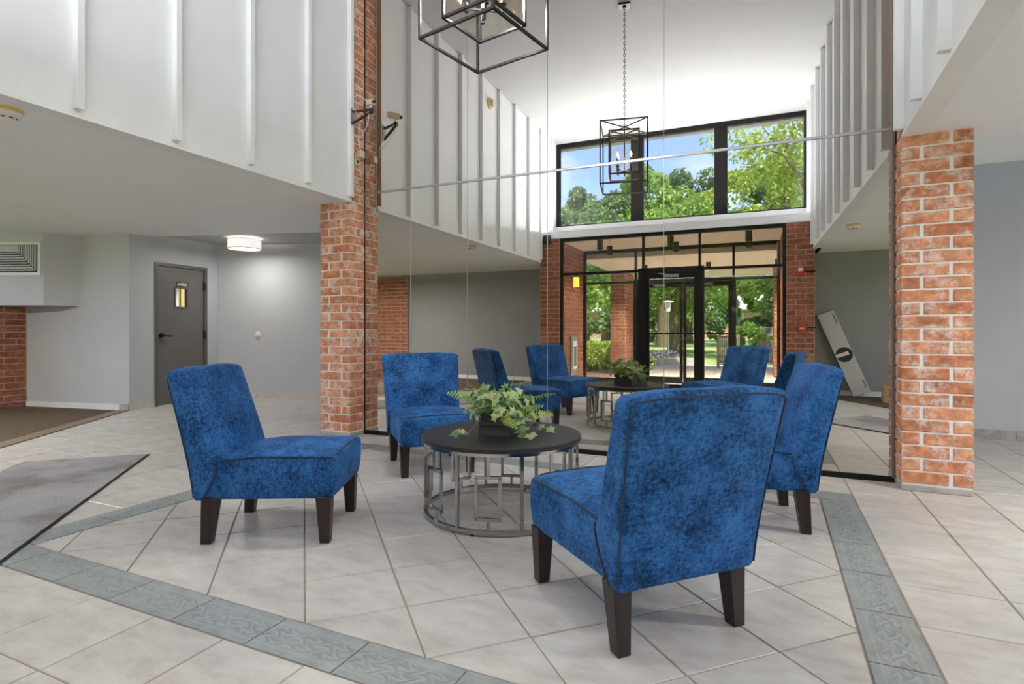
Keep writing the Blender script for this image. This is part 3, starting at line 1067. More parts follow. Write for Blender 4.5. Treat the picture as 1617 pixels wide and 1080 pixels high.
prism(wd, dquad(DS0 + .02, DS1 - .02, -.12, 0), DZ - .02, 2.45)
struct(bm_obj('wall_left_door', wd, M['wall_grey']))
# corridor behind the little window
struct(prism_obj('wall_left_corridor', dquad(.05, LW + .4, -1.05, -.95), 0, 2.45, M['corridor']))
struct(prism_obj('trim_corridor_casing', dquad(1.47, 1.515, -.95, -.93), 0, 2.1, M['amber_trim']))
fd = (FAR - CK).normalized()
fn_ = Vector((fd.y, -fd.x))
wf = struct(prism_obj('wall_left_far', [tuple(CK - fd * .12), tuple(FAR), tuple(FAR - fn_ * .12), tuple(CK - fd * .12 - fn_ * .12)], 0, 2.45, M['wall_grey']))
# tiled baseboards
def baseboard(name, a, b, nv, z1, m, piece=0.30, n_extra=None):
    d = (b - a)
    L = d.length
    d.normalize()
    root = struct(prism_obj(name, [tuple(a), tuple(b), tuple(b + nv * .006), tuple(a + nv * .006)], 0, z1 - .003, M['grout']))
    n = max(1, round(L / piece))
    for i in range(n):
        q0, q1 = a + d * (L * i / n + .003), a + d * (L * (i + 1) / n - .003)
        prism_obj('base_tile', [tuple(q0), tuple(q1), tuple(q1 + nv * .010), tuple(q0 + nv * .010)], 0.0, z1, m, root)
    return root
baseboard('baseboard_left_far', CK, FAR, fn_, 0.078, M['baseboard_tile'])
baseboard('baseboard_left_door', C0, C0 + dn * DS0, dnn, 0.075, M['baseboard_tile'])
sn = Vector((0.21, -0.978)).normalized()
sn = Vector(((C0 - C1).y, -(C0 - C1).x)).normalized()
struct(prism_obj('baseboard_left_side', [tuple(C1), tuple(C0 - (C0 - C1).normalized() * .14), tuple(C0 - (C0 - C1).normalized() * .14 + sn * .01), tuple(C1 + sn * .01)], 0, 0.07, M['wall_white']))
struct(prism_obj('baseboard_left_corner', [tuple(C0 - (C0 - C1).normalized() * .14), tuple(C0), tuple(C0 + sn * .012), tuple(C0 - (C0 - C1).normalized() * .14 + sn * .012)], 0, 0.078, M['base_grey']))
# door with a small vision panel
gs0, gs1, gz0, gz1 = 0.640, 0.812, 1.315, 1.567
d0, d1, dz = DS0 + .046, DS1 - .046, DZ - .046
bm = bmesh.new()
prism(bm, dquad(d0, gs0, -.055, -.012), 0.008, dz)
prism(bm, dquad(gs1, d1, -.055, -.012), 0.008, dz)
prism(bm, dquad(gs0, gs1, -.055, -.012), 0.008, gz0)
prism(bm, dquad(gs0, gs1, -.055, -.012), gz1, dz)
door = struct(bm_obj('door_1', bm, M['door_paint']))
bm = bmesh.new()
prism(bm, dquad(DS0, DS0 + .043, -.10, .014), 0, DZ)
prism(bm, dquad(DS1 - .043, DS1, -.10, .014), 0, DZ)
prism(bm, dquad(DS0 + .043, DS1 - .043, -.10, .014), DZ - .043, DZ)
bm_obj('door_frame', bm, M['door_frame'], door)
bm = bmesh.new()
for q in ((gs0 - .016, gs0 + .004, gz0 - .018, gz1 + .018), (gs1 - .004, gs1 + .024, gz0 - .018, gz1 + .018), (gs0 + .004, gs1 - .004, gz0 - .018, gz0 + .004), (gs0 + .004, gs1 - .004, gz1 - .004, gz1 + .018)):
    prism(bm, dquad(q[0], q[1], -.012, -.002), q[2], q[3])
bm_obj('vision_frame', bm, M['door_frame'], door)
prism_obj('vision_glass', dquad(gs0, gs1, -.036, -.032), gz0, gz1, M['glass'], door)
sg = prism_obj('sign_plate', dquad(.648, .832, -.012, -.006), 1.588, 1.660, M['sign_brown'], door)
sg['label'] = 'brown engraved plate with white letters'
tcv = bpy.data.curves.new('lettering', 'FONT')
tcv.body = 'A-WING'
tcv.size = 0.058
tcv.extrude = 0.0006
tcv.offset = 0.0026
tcv.align_x = 'CENTER'
tmp = bpy.data.objects.new('lettering_tmp', tcv)
C.objects.link(tmp)
bpy.context.view_layer.update()
tme = bpy.data.meshes.new_from_object(tmp.evaluated_get(bpy.context.evaluated_depsgraph_get()))
bpy.data.objects.remove(tmp)
xs = [v.co.x for v in tme.vertices]
kx = 0.150 / (max(xs) - min(xs))
tme.transform(Matrix.Scale(kx, 4, (1, 0, 0)))
p = dw(.740, -.0052, 1.604)
tme.materials.clear()
tme.materials.append(M['white_print'])
lo_ = link('lettering', tme, None, sg, p)
# text faces +dnn, runs along +dn
bx, bz = Vector((dn.x, dn.y, 0)), Vector((0, 0, 1))
lo_.rotation_euler = Matrix((bx, bz, bx.cross(bz))).transposed().to_euler()
bm = bmesh.new()
add_tube(bm, [dw(.43, -.012, .93), dw(.43, .014, .93)], .030, 16)
add_tube(bm, [dw(.43, .010, .93), dw(.43, .045, .93), dw(.445, .050, .929), dw(.55, .050, .922)], .011, 8)
bm_obj('door_handle', bm, M['bronze'], door, smooth=45)
for z in (1.62, 0.93, 0.22):
    hb = bmesh.new()
    prism(hb, dquad(d1 - .006, d1 + .022, -.012, .020), z - .055, z + .055)
    bm_obj('hinge', hb, M['bronze'], door)
# bulkhead with grille above the brick pier on the left
B0, B1 = Vector((-8.134, 3.876)), Vector((-7.987, 4.205))
bl = Vector((-math.cos(R(22)), -math.sin(R(22))))
bnrm = Vector((-bl.y, bl.x)) * 1.0
if bnrm.y > 0:
    bnrm = -bnrm
B3 = B0 + bl * 1.6
bulk = struct(prism_obj('wall_bulkhead', [tuple(B0), tuple(B1), (B3.x, B3.y + 1.25), tuple(B3)], 1.305, 2.21, M['wall_grey']))
vent = thing('air_vent', 'white air grille of nested corner blades on the bulkhead above the brick', 'vent', (B0.x, B0.y, 1.75))
def vp(s, off, z):
    q = bl * s + bnrm * off
    return (q.x, q.y, z - 1.75)
def vbar(bm, s0, s1, z0, z1, o0, o1):
    vs = [bm.verts.new(vp(s, o, z)) for z in (z0, z1) for s, o in ((s0, o0), (s1, o0), (s1, o1), (s0, o1))]
    for f in ((0, 1, 2, 3), (7, 6, 5, 4), (0, 4, 5, 1), (1, 5, 6, 2), (2, 6, 7, 3), (3, 7, 4, 0)):
        bm.faces.new([vs[i] for i in f])
    bmesh.ops.recalc_face_normals(bm, faces=bm.faces)
VS0, VS1, VZ0, VZ1 = .032, .95, 1.675, 2.085
bm = bmesh.new()
vbar(bm, VS0, VS0 + .035, VZ0, VZ1, 0, .014)
vbar(bm, VS1 - .035, VS1, VZ0, VZ1, 0, .014)
vbar(bm, VS0 + .035, VS1 - .035, VZ0, VZ0 + .035, 0, .014)
vbar(bm, VS0 + .035, VS1 - .035, VZ1 - .035, VZ1, 0, .014)
bm_obj('grille_frame', bm, M['wall_white'], vent)
bm = bmesh.new()
vbar(bm, VS0 + .03, VS1 - .03, VZ0 + .03, VZ1 - .03, -.004, .002)
bm_obj('grille_back', bm, M['black_print'], vent)
bm = bmesh.new()
vbar(bm, VS0 + .050 + .0285 * 8, VS1 - .05, VZ0 + .052 + .030 * 8, VZ1 - .042, .003, .02)
bm_obj('grille_plate', bm, M['wall_grey'], vent)
for k in range(8):
    bm = bmesh.new()
    s0 = VS0 + .050 + .0285 * k
    z0 = VZ0 + .052 + .030 * k
    vbar(bm, s0, s0 + .013, z0, VZ1 - .042, .003, .026)
    vbar(bm, s0, VS1 - .05, z0, z0 + .016, .003, .026)
    bm_obj('blade', bm, M['wall_grey'], vent)
bp = struct(prism_obj('wall_brick_pier_left', [(-9.39, 2.9), (-8.92, 2.9), (-8.92, 4.12), (-9.39, 4.12)], 0, 1.30, M['mortar_tan']))
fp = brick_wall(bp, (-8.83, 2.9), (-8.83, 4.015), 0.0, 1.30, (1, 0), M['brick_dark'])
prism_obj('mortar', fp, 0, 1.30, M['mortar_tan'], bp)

# left soffit: lower slab up to a small step, slightly higher slab beyond
E0, E1 = Vector((-7.20, 4.64)), Vector((-3.56, 5.70))
bm = bmesh.new()
prism(bm, [(-9.4, -1.75), (XL - .06, -1.75), (XL - .06, 4.12), (-3.56, 4.12), (-3.56, 5.70), tuple(E0), (-7.26, 4.40), (-8.9, 4.1), (-9.4, 4.3)], ZS, 2.245)
struct(bm_obj('ceiling_left_soffit', bm, M['soffit']))
struct(prism_obj('ceiling_left_hall', [(-9.4, -1.75), (XL - .06, -1.75), (XL - .06, 4.12), (-3.56, 4.12), (-3.56, 7.2), (-8.4, 5.9), (-9.4, 4.3)], 2.245, 2.40, M['ceiling']))

# left front wall and its brick panel (seen only in the mirror)
wfl = struct(box('wall_front_left', (-9.4, -1.72, 0), (XL + .02, -1.60, 2.45), M['wall_dim']))
struct(box('baseboard_front_left', (-7.0, -1.60, 0), (XL - .3, -1.588, 0.08), M['wall_white']))
fp = brick_wall(wfl, (-7.95, -1.53), (-7.02, -1.53), 0.0, 2.16, (0, 1), M['brick_dark'], depth=.06, back=.0)
prism_obj('mortar', fp, 0, 2.16, M['mortar_tan'], wfl)

struct(box('wall_left_hall_end', (-3.62, 4.60, 0), (-3.50, 7.15, 2.45), M['wall_grey']))
struct(box('wall_right_hall_end', (0.83, 4.60, 0), (0.95, 6.62, 2.9), M['wall_grey']))
# ------------------------------------------------------------------ right wing
struct(box('wall_right_far', (0.95, 6.50, 0), (4.5, 6.62, 2.9), M['wall_grey']))
baseboard('baseboard_right_far', Vector((0.95, 6.50)), Vector((4.5, 6.50)), Vector((0, -1)), 0.085, M['base_grey'], 0.34)
struct(prism_obj('ceiling_right_soffit', [(xr(4.2) + .06, 4.19), (xr(-1.3) + .06, -1.3), (4.6, -1.3), (4.6, 5.14), (0.80, 5.14)], ZS, 2.42, M['soffit']))
struct(box('ceiling_right_hall', (0.80, 5.0, 2.72), (4.6, 6.65, 2.85), M['soffit']))
struct(box('wall_right_end', (4.5, 2.2, 0), (4.62, 6.62, 2.9), M['wall_grey']))
struct(box('wall_front_right', (xr(-1) - .01, -1.27, 0), (4.6, -1.15, 2.45), M['wall_dim']))
struct(box('baseboard_front_right', (xr(-1) + .02, -1.15, 0), (4.5, -1.138, 0.08), M['wall_white']))

# ------------------------------------------------------------------ entrance wall, beam, clerestory
PX0, PX1 = -3.21, 0.317                                # opening between the brick piers
VX0, VX1 = -3.25, 0.29                                 # vestibule side walls
YO = -2.15                                             # outer glazing plane
ZH = 2.590
beam = struct(box('trim_beam', (XL, YE - .78, ZH), (xr(YE) + .0, YE, 2.700), M['soffit'], None, .004))
struct(prism_obj('wall_sill', [(XL, YW - .12), (xr(YW) + .02, YW - .12), (xr(YW) + .02, YW + .10), (XL, YW + .10)], 2.700, 2.930, M['wall_white']))
def pier(name, x0, x1, nm):
    p = struct(box(name, (x0 + .02, YE - .16, 0), (x1 - .02, YE - .09, ZH), M['mortar_tan']))
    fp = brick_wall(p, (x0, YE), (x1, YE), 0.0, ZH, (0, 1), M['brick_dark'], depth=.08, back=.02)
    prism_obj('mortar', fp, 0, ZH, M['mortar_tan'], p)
    return p
pier('wall_pier_left', XL - .02, PX0, 'left')
pier('wall_pier_right', PX1, xr(YE) + .02, 'right')
for nm, x, sgn in (('left', VX0, 1), ('right', VX1, -1)):
    p = struct(box('wall_vestibule_' + nm, (min(x - sgn * .10, x - sgn * .28), YO - .05, 0), (max(x - sgn * .10, x - sgn * .28), YE - .12, ZH), M['mortar_tan']))
    a, b = ((x, YE - .10), (x, YO)) if sgn > 0 else ((x, YO), (x, YE - .10))
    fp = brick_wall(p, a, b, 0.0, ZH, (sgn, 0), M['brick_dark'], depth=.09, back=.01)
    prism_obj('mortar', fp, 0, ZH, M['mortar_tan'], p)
struct(box('ceiling_vestibule', (VX0 - .05, YO - .05, 2.575), (VX1 + .05, YE - .12, 2.70), M['portico_paint']))
struct(box('floor_vestibule', (VX0 - .05, YO - .1, -0.1), (VX1 + .05, -1.70, -0.001), M['concrete']))

def bars(name, segs, y0, y1, m, parent=None):
    bm = bmesh.new()
    for (x0, x1, z0, z1) in segs:
        add_box(bm, (x0, y0, z0), (x1, y1, z1))
    return bm_obj(name, bm, m, parent)
def panes(parent, rects, y, m=None):
    for (x0, x1, z0, z1) in rects:
        box('pane', (x0, y - .003, z0), (x1, y + .003, z1), m or M['glass'], parent)
box('beam_lip', (XL, YE - .03, 2.700), (xr(YE), YE, 2.716), M['soffit'], beam)
cv = thing('fill_lamp_trough', 'unseen long white trough added for the fill lamp on the ledge behind the entrance beam', 'cove light', (-1.43, -.80, 2.70))  # trough added to house the unseen fill lamp
bm = bmesh.new()
add_box(bm, (-2.0, -.13, 0), (2.0, .13, .004))
add_box(bm, (-2.0, -.13, .004), (2.0, -.12, .016))
add_box(bm, (-2.0, .12, .004), (2.0, .13, .016))
bm_obj('trough_body', bm, M['white_plastic'], cv)
# clerestory: three panes in a black frame
xw1 = xr(YW)
cw = struct(bars('window_1', [(XL + .0, XL + .07, 2.93, ZC), (xw1 - .05, xw1, 2.93, ZC), (XL + .07, xw1 - .05, 2.93, 2.965), (XL + .07, xw1 - .05, ZC - .085, ZC)], YW - .06, YW + .02, M['frame_black']))
for x0, x1 in ((-2.145, -1.930), (-.740, -.535)):
    box('mullion', (x0, YW - .09, 2.93), (x1, YW + .03, ZC - .002), M['frame_black'], cw)
panes(cw, [(XL + .07, -2.145, 2.965, ZC - .085), (-1.930, -.740, 2.965, ZC - .085), (-.535, xw1 - .05, 2.965, ZC - .085)], YW - .02)

# inner storefront
X1a, X1b, X2a, X2b = -1.803, -1.768, -.925, -.890
ZT = 1.955
F = .048
ifr = struct(bars('window_2', [(PX0, PX0 + F, 0, ZH), (PX1 - F, PX1, 0, ZH), (PX0 + F, PX1 - F, ZH - .055, ZH), (PX0 + F, X1a - .06, 0, .09), (X2b + .05, PX1 - F, 0, .09)], YE - .10, YE - .02, M['frame_black']))
bars('mullion', [(X1a, X1b, ZT, ZH - .055), (X2a, X2b, ZT, ZH - .055)], YE - .10, YE - .02, M['frame_black'], ifr)
bars('door_jamb', [(X1a - .06, X1b + .02, 0, ZT), (X2a - .01, X2b + .05, 0, ZT)], YE - .12, YE - .01, M['frame_black'], ifr)
bars('transom', [(PX0 + F, X1a - .06, ZT - .005, ZT + .035), (X2b + .05, PX1 - F, ZT - .005, ZT + .035), (X1a - .06, X2b + .05, ZT - .03, ZT + .06)], YE - .11, YE - .02, M['frame_black'], ifr)
panes(ifr, [(PX0 + F, X1a, ZT + .035, ZH - .055), (X1b, X2a, ZT + .06, ZH - .055), (X2b, PX1 - F, ZT + .035, ZH - .055), (PX0 + F, X1a - .06, .09, ZT - .005), (X2b + .05, PX1 - F, .09, ZT - .005)], YE - .06)
def glass_door(name, x0, x1, y, zt, handle_x, bar=True):
    st = .055
    d = struct(bars(name, [(x0, x0 + st, .01, zt), (x1 - st, x1, .01, zt), (x0 + st, x1 - st, .01, .13), (x0 + st, x1 - st, zt - .085, zt)], y - .022, y + .022, M['frame_black']))
    panes(d, [(x0 + st, x1 - st, .13, zt - .085)], y)
    if bar:
        bars('push_bar', [(x0 + st, x1 - st, .935, .957)], y + .022, y + .045, M['frame_black'], d)
    bm = bmesh.new()
    add_tube(bm, [(handle_x, y + .02, .94), (handle_x, y + .07, .945), (handle_x, y + .075, .97), (handle_x, y + .075, 1.12), (handle_x, y + .07, 1.145), (handle_x, y + .02, 1.15)], .008, 8)
    bm_obj('door_handle', bm, M['dark_plastic'], d, smooth=50)
    bm = bmesh.new()
    add_box(bm, (x0 + .30, y + .02, zt - .07), (x0 + .52, y + .06, zt - .02))
    add_bar(bm, (x0 + .40, y + .06, zt - .03), (x0 + .22, y + .16, zt - .015), .014)
    bm_obj('door_closer', bm, M['grey_metal'], d)
    return d
glass_door('door_2', X1b + .023, X2a - .013, YE - .065, ZT - .033, X2a - .10)
# outer storefront
OXa, OXb = -2.215, -.465
OC = (OXa + OXb) / 2
ofr = struct(bars('window_3', [(VX0, VX0 + F, 0, 2.575), (VX1 - F, VX1, 0, 2.575), (VX0 + F, VX1 - F, 2.515, 2.575), (VX0 + F, OXa - .03, 0, .075), (OXb + .03, VX1 - F, 0, .075)], YO - .04, YO + .04, M['frame_black']))
bars('mullion', [(OXa - .02, OXa + .02, 1.95, 2.515), (OXb - .02, OXb + .02, 1.95, 2.515)], YO - .04, YO + .04, M['frame_black'], ofr)
bars('door_jamb', [(OXa - .04, OXa + .03, 0, 1.95), (OXb - .03, OXb + .04, 0, 1.95)], YO - .05, YO + .05, M['frame_black'], ofr)
bars('transom', [(VX0 + F, OXa - .04, 1.91, 1.95), (OXb + .04, VX1 - F, 1.91, 1.95), (OXa - .04, OXb + .04, 1.90, 1.965)], YO - .045, YO + .045, M['frame_black'], ofr)
panes(ofr, [(VX0 + F, OXa - .02, 1.95, 2.515), (OXa + .02, OXb - .02, 1.965, 2.515), (OXb + .02, VX1 - F, 1.95, 2.515), (VX0 + F, OXa - .04, .075, 1.91), (OXb + .04, VX1 - F, .075, 1.91)], YO)
glass_door('door_3', OXa + .032, OC - .004, YO, 1.895, OC - .09)
glass_door('door_4', OC + .004, OXb - .032, YO, 1.895, OC + .09)

# ------------------------------------------------------------------ slipper chairs
def seat_top(x, y):
    """crown of the upholstered seat"""
    return 0.398 + 0.040 * max(0, 1 - (x / .275) ** 2) ** .8 * max(0, 1 - ((y - .02) / .34) ** 2) ** .7 - 0.020 * max(0, -(y + .05) / .25)
def make_chair(label, loc, rotz):
    ch = thing('slipper_chair', label, 'chair', loc, rotz, 'blue velvet slipper chairs around the table')
    bm = bmesh.new()
    def fseat(p):
        x, y, z = p
        v = z / .19 + .5
        X = x * (1.0 - .02 * (1 - v))
        Y = y + 0.005 + (.012 * v if y > 0 else 0)
        zz = .205 + v * (seat_top(X, Y) - .205)
        bulge = .007 * math.sin(math.pi * max(0, min(1, v)))
        if abs(x) > .245:
            X += math.copysign(bulge, x)
        if y > .27:
            Y += bulge
        return (X, Y, zz)
    rounded_box(bm, .512, .600, .19, .016, fseat, 12, 12, 5)
    bm_obj('seat', bm, M['velvet'], ch, smooth=180)
    bm = bmesh.new()
    H = .60
    def fback(p):
        x, y, z = p
        v = z / H + .5
        vv = max(0.0, min(1.0, v))
        yr = -.322 - .115 * vv ** 1.15
        # front line: curves back below the seat
        yf = -.205 - .150 * max(0, (vv - .28) / .72) ** 1.05 if vv > .28 else -.205 - .085 * ((.28 - vv) / .28) ** 1.6
        q = y / .12 + .5
        wdt = 1.0 + .115 * vv ** 1.2
        X = x * wdt
        Y = yr + (yf - yr) * q
        edge = max(0, 1 - (x / .268) ** 2)
        if q > .5:
            Y += .022 * edge * math.sin(math.pi * vv) * (q - .5) * 2
        else:
            Y -= .008 * edge * math.sin(math.pi * vv)
        Z = .203 + v * H + (.012 * edge * vv ** 6) - .0025 * math.cos(x * 22) * vv ** 8
        return (X, Y, Z)
    rounded_box(bm, .545, .12, H, .026, fback, 12, 3, 16)
    bk = bm_obj('backrest', bm, M['velvet'], ch, smooth=180)
    # welts: around the seat top, and down the rear edges of the back
    pts = []
    for i in range(11):
        pts.append((-.256, -.21 + .47 * i / 10, 0))
    pts += [(-.255, .288, 0), (-.235, .303, 0)]
    for i in range(11):
        pts.append((-.21 + .42 * i / 10, .309, 0))
    pts += [(.235, .303, 0), (.255, .288, 0)]
    for i in range(11):
        pts.append((.256, .26 - .47 * i / 10, 0))
    pts = [(x, y, seat_top(min(.252, abs(x)), min(y, .285)) - .004) for x, y, z in pts]
    tube_obj('seat_piping', pts, .0042, M['velvet_piping'], ch, 6)
    pts = []
    for sx in (-1, 1):
        line = []
        for i in range(13):
            v = .03 + .92 * i / 12
            x, y, z = fback(Vector((sx * .266, -.054, (v - .5) * H)))
            line.append((x, y - .001, z))
        pts.append(line)
    for sx in (-1, 1):
        line = []
        for i in range(12):
            v = .015 + .29 * i / 11
            x, y, z = fback(Vector((sx * .2725, .056, (v - .5) * H)))
            line.append((x * .992, y + .002, z))
        tube_obj('side_piping', line, .0034, M['velvet_piping'], bk, 6)
    top = [fback(Vector((.25 - .5 * i / 14, -.054, .47 * H))) for i in range(15)]
    full = pts[0] + [(x, y - .002, z) for x, y, z in top][::-1] + pts[1][::-1]
    tube_obj('back_piping', full, .0034, M['velvet_piping'], bk, 6)
    for sx, sy in ((-1, 1), (1, 1), (-1, -1), (1, -1)):
        bm = bmesh.new()
        tw, bw = .034, .023
        tx, ty = sx * .228, sy * .262 - (.0 if sy > 0 else -.004)
        bxo, byo = sx * .228, sy * .267 - (0.0 if sy > 0 else .012)
        t_ = [bm.verts.new((tx + a * tw, ty + b * tw, .218)) for a, b in ((-1, -1), (1, -1), (1, 1), (-1, 1))]
        b_ = [bm.verts.new((bxo + a * bw, byo + b * bw, 0)) for a, b in ((-1, -1), (1, -1), (1, 1), (-1, 1))]
        bm.faces.new(t_)
        bm.faces.new(b_[::-1])
        for i in range(4):
            j = (i + 1) % 4
            bm.faces.new((b_[i], b_[j], t_[j], t_[i]))
        bevel_all(bm, .0025, 1)
        bm_obj('leg', bm, M['wood_leg'], ch)
    return ch
make_chair('blue velvet slipper chair facing right, left of the round table', (-2.231, 2.110, 0), R(-63.6))
make_chair('blue velvet slipper chair behind the round table, facing out from the mirror', (-2.26, 3.482, 0), R(-45.6 - 90))
make_chair('large blue velvet slipper chair in front, turned with its back to us', (-.469, 2.0545, 0), R(47.7))
make_chair('blue velvet slipper chair right of the table beside the whitewashed column', (-.162, 3.2575, 0), R(101.2))

# ------------------------------------------------------------------ coffee table
TX, TY = -1.345, 2.785
tb = thing('coffee_table', 'round black-topped coffee table on an open metal drum base of posts and rectangles', 'table', (TX, TY, 0))
bm = bmesh.new()
add_lathe(bm, [(0, .4015), (.432, .4015), (.436, .404), (.436, .423), (.432, .4265), (0, .4265)], 72)
bmesh.ops.recalc_face_normals(bm, faces=bm.faces)
bm_obj('tabletop', bm, M['table_wood'], tb, smooth=30)
def ring(name, r0, r1, z0, z1):
    bm = bmesh.new()
    add_lathe(bm, [(r0, z0), (r1, z0), (r1, z1), (r0, z1), (r0, z0)], 72)
    bmesh.ops.remove_doubles(bm, verts=bm.verts, dist=1e-6)
    bmesh.ops.recalc_face_normals(bm, faces=bm.faces)
    return bm_obj(name, bm, M['chrome'], tb, smooth=30)
ring('upper_ring', .404, .424, .384, .402)
ring('base_ring', .404, .424, .012, .032)
view = math.atan2(-TY, -TX)                              # towards the viewer
for k in range(8):
    a = view + R(13.7 + 45 * k)
    bm = bmesh.new()
    c, s = math.cos(a), math.sin(a)
    add_bar(bm, (.414 * c, .414 * s, .030), (.414 * c, .414 * s, .386), .016, .016, (c, s, 0))
    bm_obj('post', bm, M['chrome'], tb)
    a += R(-22.5)
    c, s = math.cos(a), math.sin(a)
    bm = bmesh.new()
    t = Vector((-s, c, 0))
    p = Vector((.414 * c, .414 * s, 0))
    hw = .058
    z0, z1 = .085, .285
    up = (c, s, 0)
    for q in (-hw, hw):
        add_bar(bm, p + t * q + Vector((0, 0, z0)), p + t * q + Vector((0, 0, z1)), .015, .015, up)
    for z in (z0, z1):
        add_bar(bm, p - t * (hw + .0075) + Vector((0, 0, z)), p + t * (hw + .0075) + Vector((0, 0, z)), .015, .015, up)
    add_bar(bm, p + Vector((0, 0, .030)), p + Vector((0, 0, z0)), .014, .014, up)
    add_bar(bm, p + Vector((0, 0, z1)), p + Vector((0, 0, .386)), .014, .014, up)
    bm_obj('rectangle_bracket', bm, M['chrome'], tb)
for k in range(6):
    a = view + R(-20 + 60 * k)
    lathe_obj('foot', [(0, 0), (.009, 0), (.010, .006), (.005, .013), (0, .013)], M['dark_plastic'], tb, 12, loc=(.414 * math.cos(a), .414 * math.sin(a), 0))

# ------------------------------------------------------------------ planter with ivy and fern
ZT_ = .4266
pl = thing('potted_arrangement', 'artificial fern and ivy in a dark slatted box on the coffee table', 'plant', (TX - .010, TY + .012, ZT_), R(6.5))
PWX, PWY, PH = .190, .185, .112
slats = ((0.0, .044), (.050, .070), (.076, PH))
for z0, z1 in slats:
    bm = bmesh.new()
    for lo, hi in (((-PWX / 2, -PWY / 2, z0), (PWX / 2, -PWY / 2 + .009, z1)), ((-PWX / 2, PWY / 2 - .009, z0), (PWX / 2, PWY / 2, z1)),
                   ((-PWX / 2, -PWY / 2 + .009, z0), (-PWX / 2 + .009, PWY / 2 - .009, z1)), ((PWX / 2 - .009, -PWY / 2 + .009, z0), (PWX / 2, PWY / 2 - .009, z1))):
        add_box(bm, lo, hi)
    bm_obj('box_slat', bm, M['planter'], pl)
box('box_liner', (-PWX / 2 + .010, -PWY / 2 + .010, .002), (PWX / 2 - .010, PWY / 2 - .010, PH - .012), M['planter'], pl)
# meshes
def ivy_mesh():
    out_ = [(0, -.02), (.14, -.16), (.50, -.30), (.42, .02), (.86, .22), (.44, .42), (.30, .55), (0, 1.02), (-.30, .55), (-.44, .42), (-.86, .22), (-.42, .02), (-.50, -.30), (-.14, -.16)]
    bm = bmesh.new()
    f = lambda x, y: -.22 * abs(x) ** 1.3 - .12 * y * y
    c0 = bm.verts.new((0, .25, f(0, .25) + .05))
    vs = [bm.verts.new((x, y, f(x, y))) for x, y in out_]
    for i in range(len(vs)):
        bm.faces.new((c0, vs[i], vs[(i + 1) % len(vs)]))
    me = bpy.data.meshes.new('ivy_leaf')
    bm.to_mesh(me)
    bm.free()
    me.materials.append(M['ivy'])
    return me
def fern_mesh(L, droop, seed):
    rnd = random.Random(seed)
    bm = bmesh.new()
    n = 16
    def rach(u):
        return Vector((.02 * math.sin(u * 3), L * u * math.cos(droop * u * .6), L * (.62 * u - droop * u * u)))
    for i in range(1, n):
        u = i / n
        p = rach(u)
        d = (rach(min(1, u + .03)) - p).normalized()
        wl_ = L * .19 * math.sin(math.pi * (u * .86 + .12)) ** .8 * rnd.uniform(.9, 1.08)
        for sx in (-1, 1):
            sd_ = Vector((sx, .28, -.14)).normalized()
            hw = L * .0185
            a0 = p - d * hw
            a1 = p + d * hw
            tip = p + sd_ * wl_
            m0 = p + sd_ * wl_ * .55 - d * hw * .95
            m1 = p + sd_ * wl_ * .55 + d * hw * .95
            v = [bm.verts.new(q) for q in (a0, m0, tip, m1, a1)]
            bm.faces.new(v if sx < 0 else v[::-1])
    add_tube(bm, [rach(i / 8) for i in range(9)], [L * .012 * (1 - .8 * i / 8) for i in range(9)], 5)
    me = bpy.data.meshes.new('fern_frond')
    bm.to_mesh(me)
    bm.free()
    me.materials.append(M['fern'])
    return me
ivy_me = ivy_mesh()
ferns = [fern_mesh(.23, .45, 1), fern_mesh(.21, .75, 2), fern_mesh(.25, .30, 3)]
rl = random.Random(21)
view_l = view - R(6.5)
fr_dirs = [180, 194, 166, 4, -10, 14, 255, 288, 150, 60, 210, 335]
base_r = view_l + R(90)
for k, dg in enumerate(fr_dirs):
    a = base_r + R(dg + rl.uniform(-8, 8)) + R(0)
    f = ferns[k % 3]
    o = link('fern_frond', f, None, pl, (.045 * math.cos(a), .045 * math.sin(a), PH - .015 + rl.uniform(0, .02)), (R(rl.uniform(-12, 22)), R(rl.uniform(-38, 38)), a - R(90)))
    sc_ = rl.uniform(.85, 1.2)
    o.scale = (sc_, sc_, sc_)
def put_leaf(p, size, nrm, roll, parent=pl):
    q = Vector(nrm).normalized().to_track_quat('Z', 'Y')
    o = link('ivy_leaf', ivy_me, None, parent, p)
    o.rotation_euler = (q.to_matrix() @ Matrix.Rotation(roll, 3, 'Z')).to_euler()
    o.scale = (size, size, size)
for k in range(150):
    a = rl.uniform(0, 2 * math.pi)
    el = rl.uniform(-.25, 1.2)
    rr_ = rl.uniform(.10, .175)
    p = (rr_ * 1.15 * math.cos(a) * math.cos(el * .8), rr_ * 1.0 * math.sin(a) * math.cos(el * .8), PH + .012 + rr_ * .80 * math.sin(el))
    nrm = (math.cos(a) * .8 + rl.uniform(-.35, .35), math.sin(a) * .8 + rl.uniform(-.35, .35), .55 + rl.uniform(-.4, .4))
    put_leaf(p, rl.uniform(.030, .050), nrm, rl.uniform(0, 6.28))
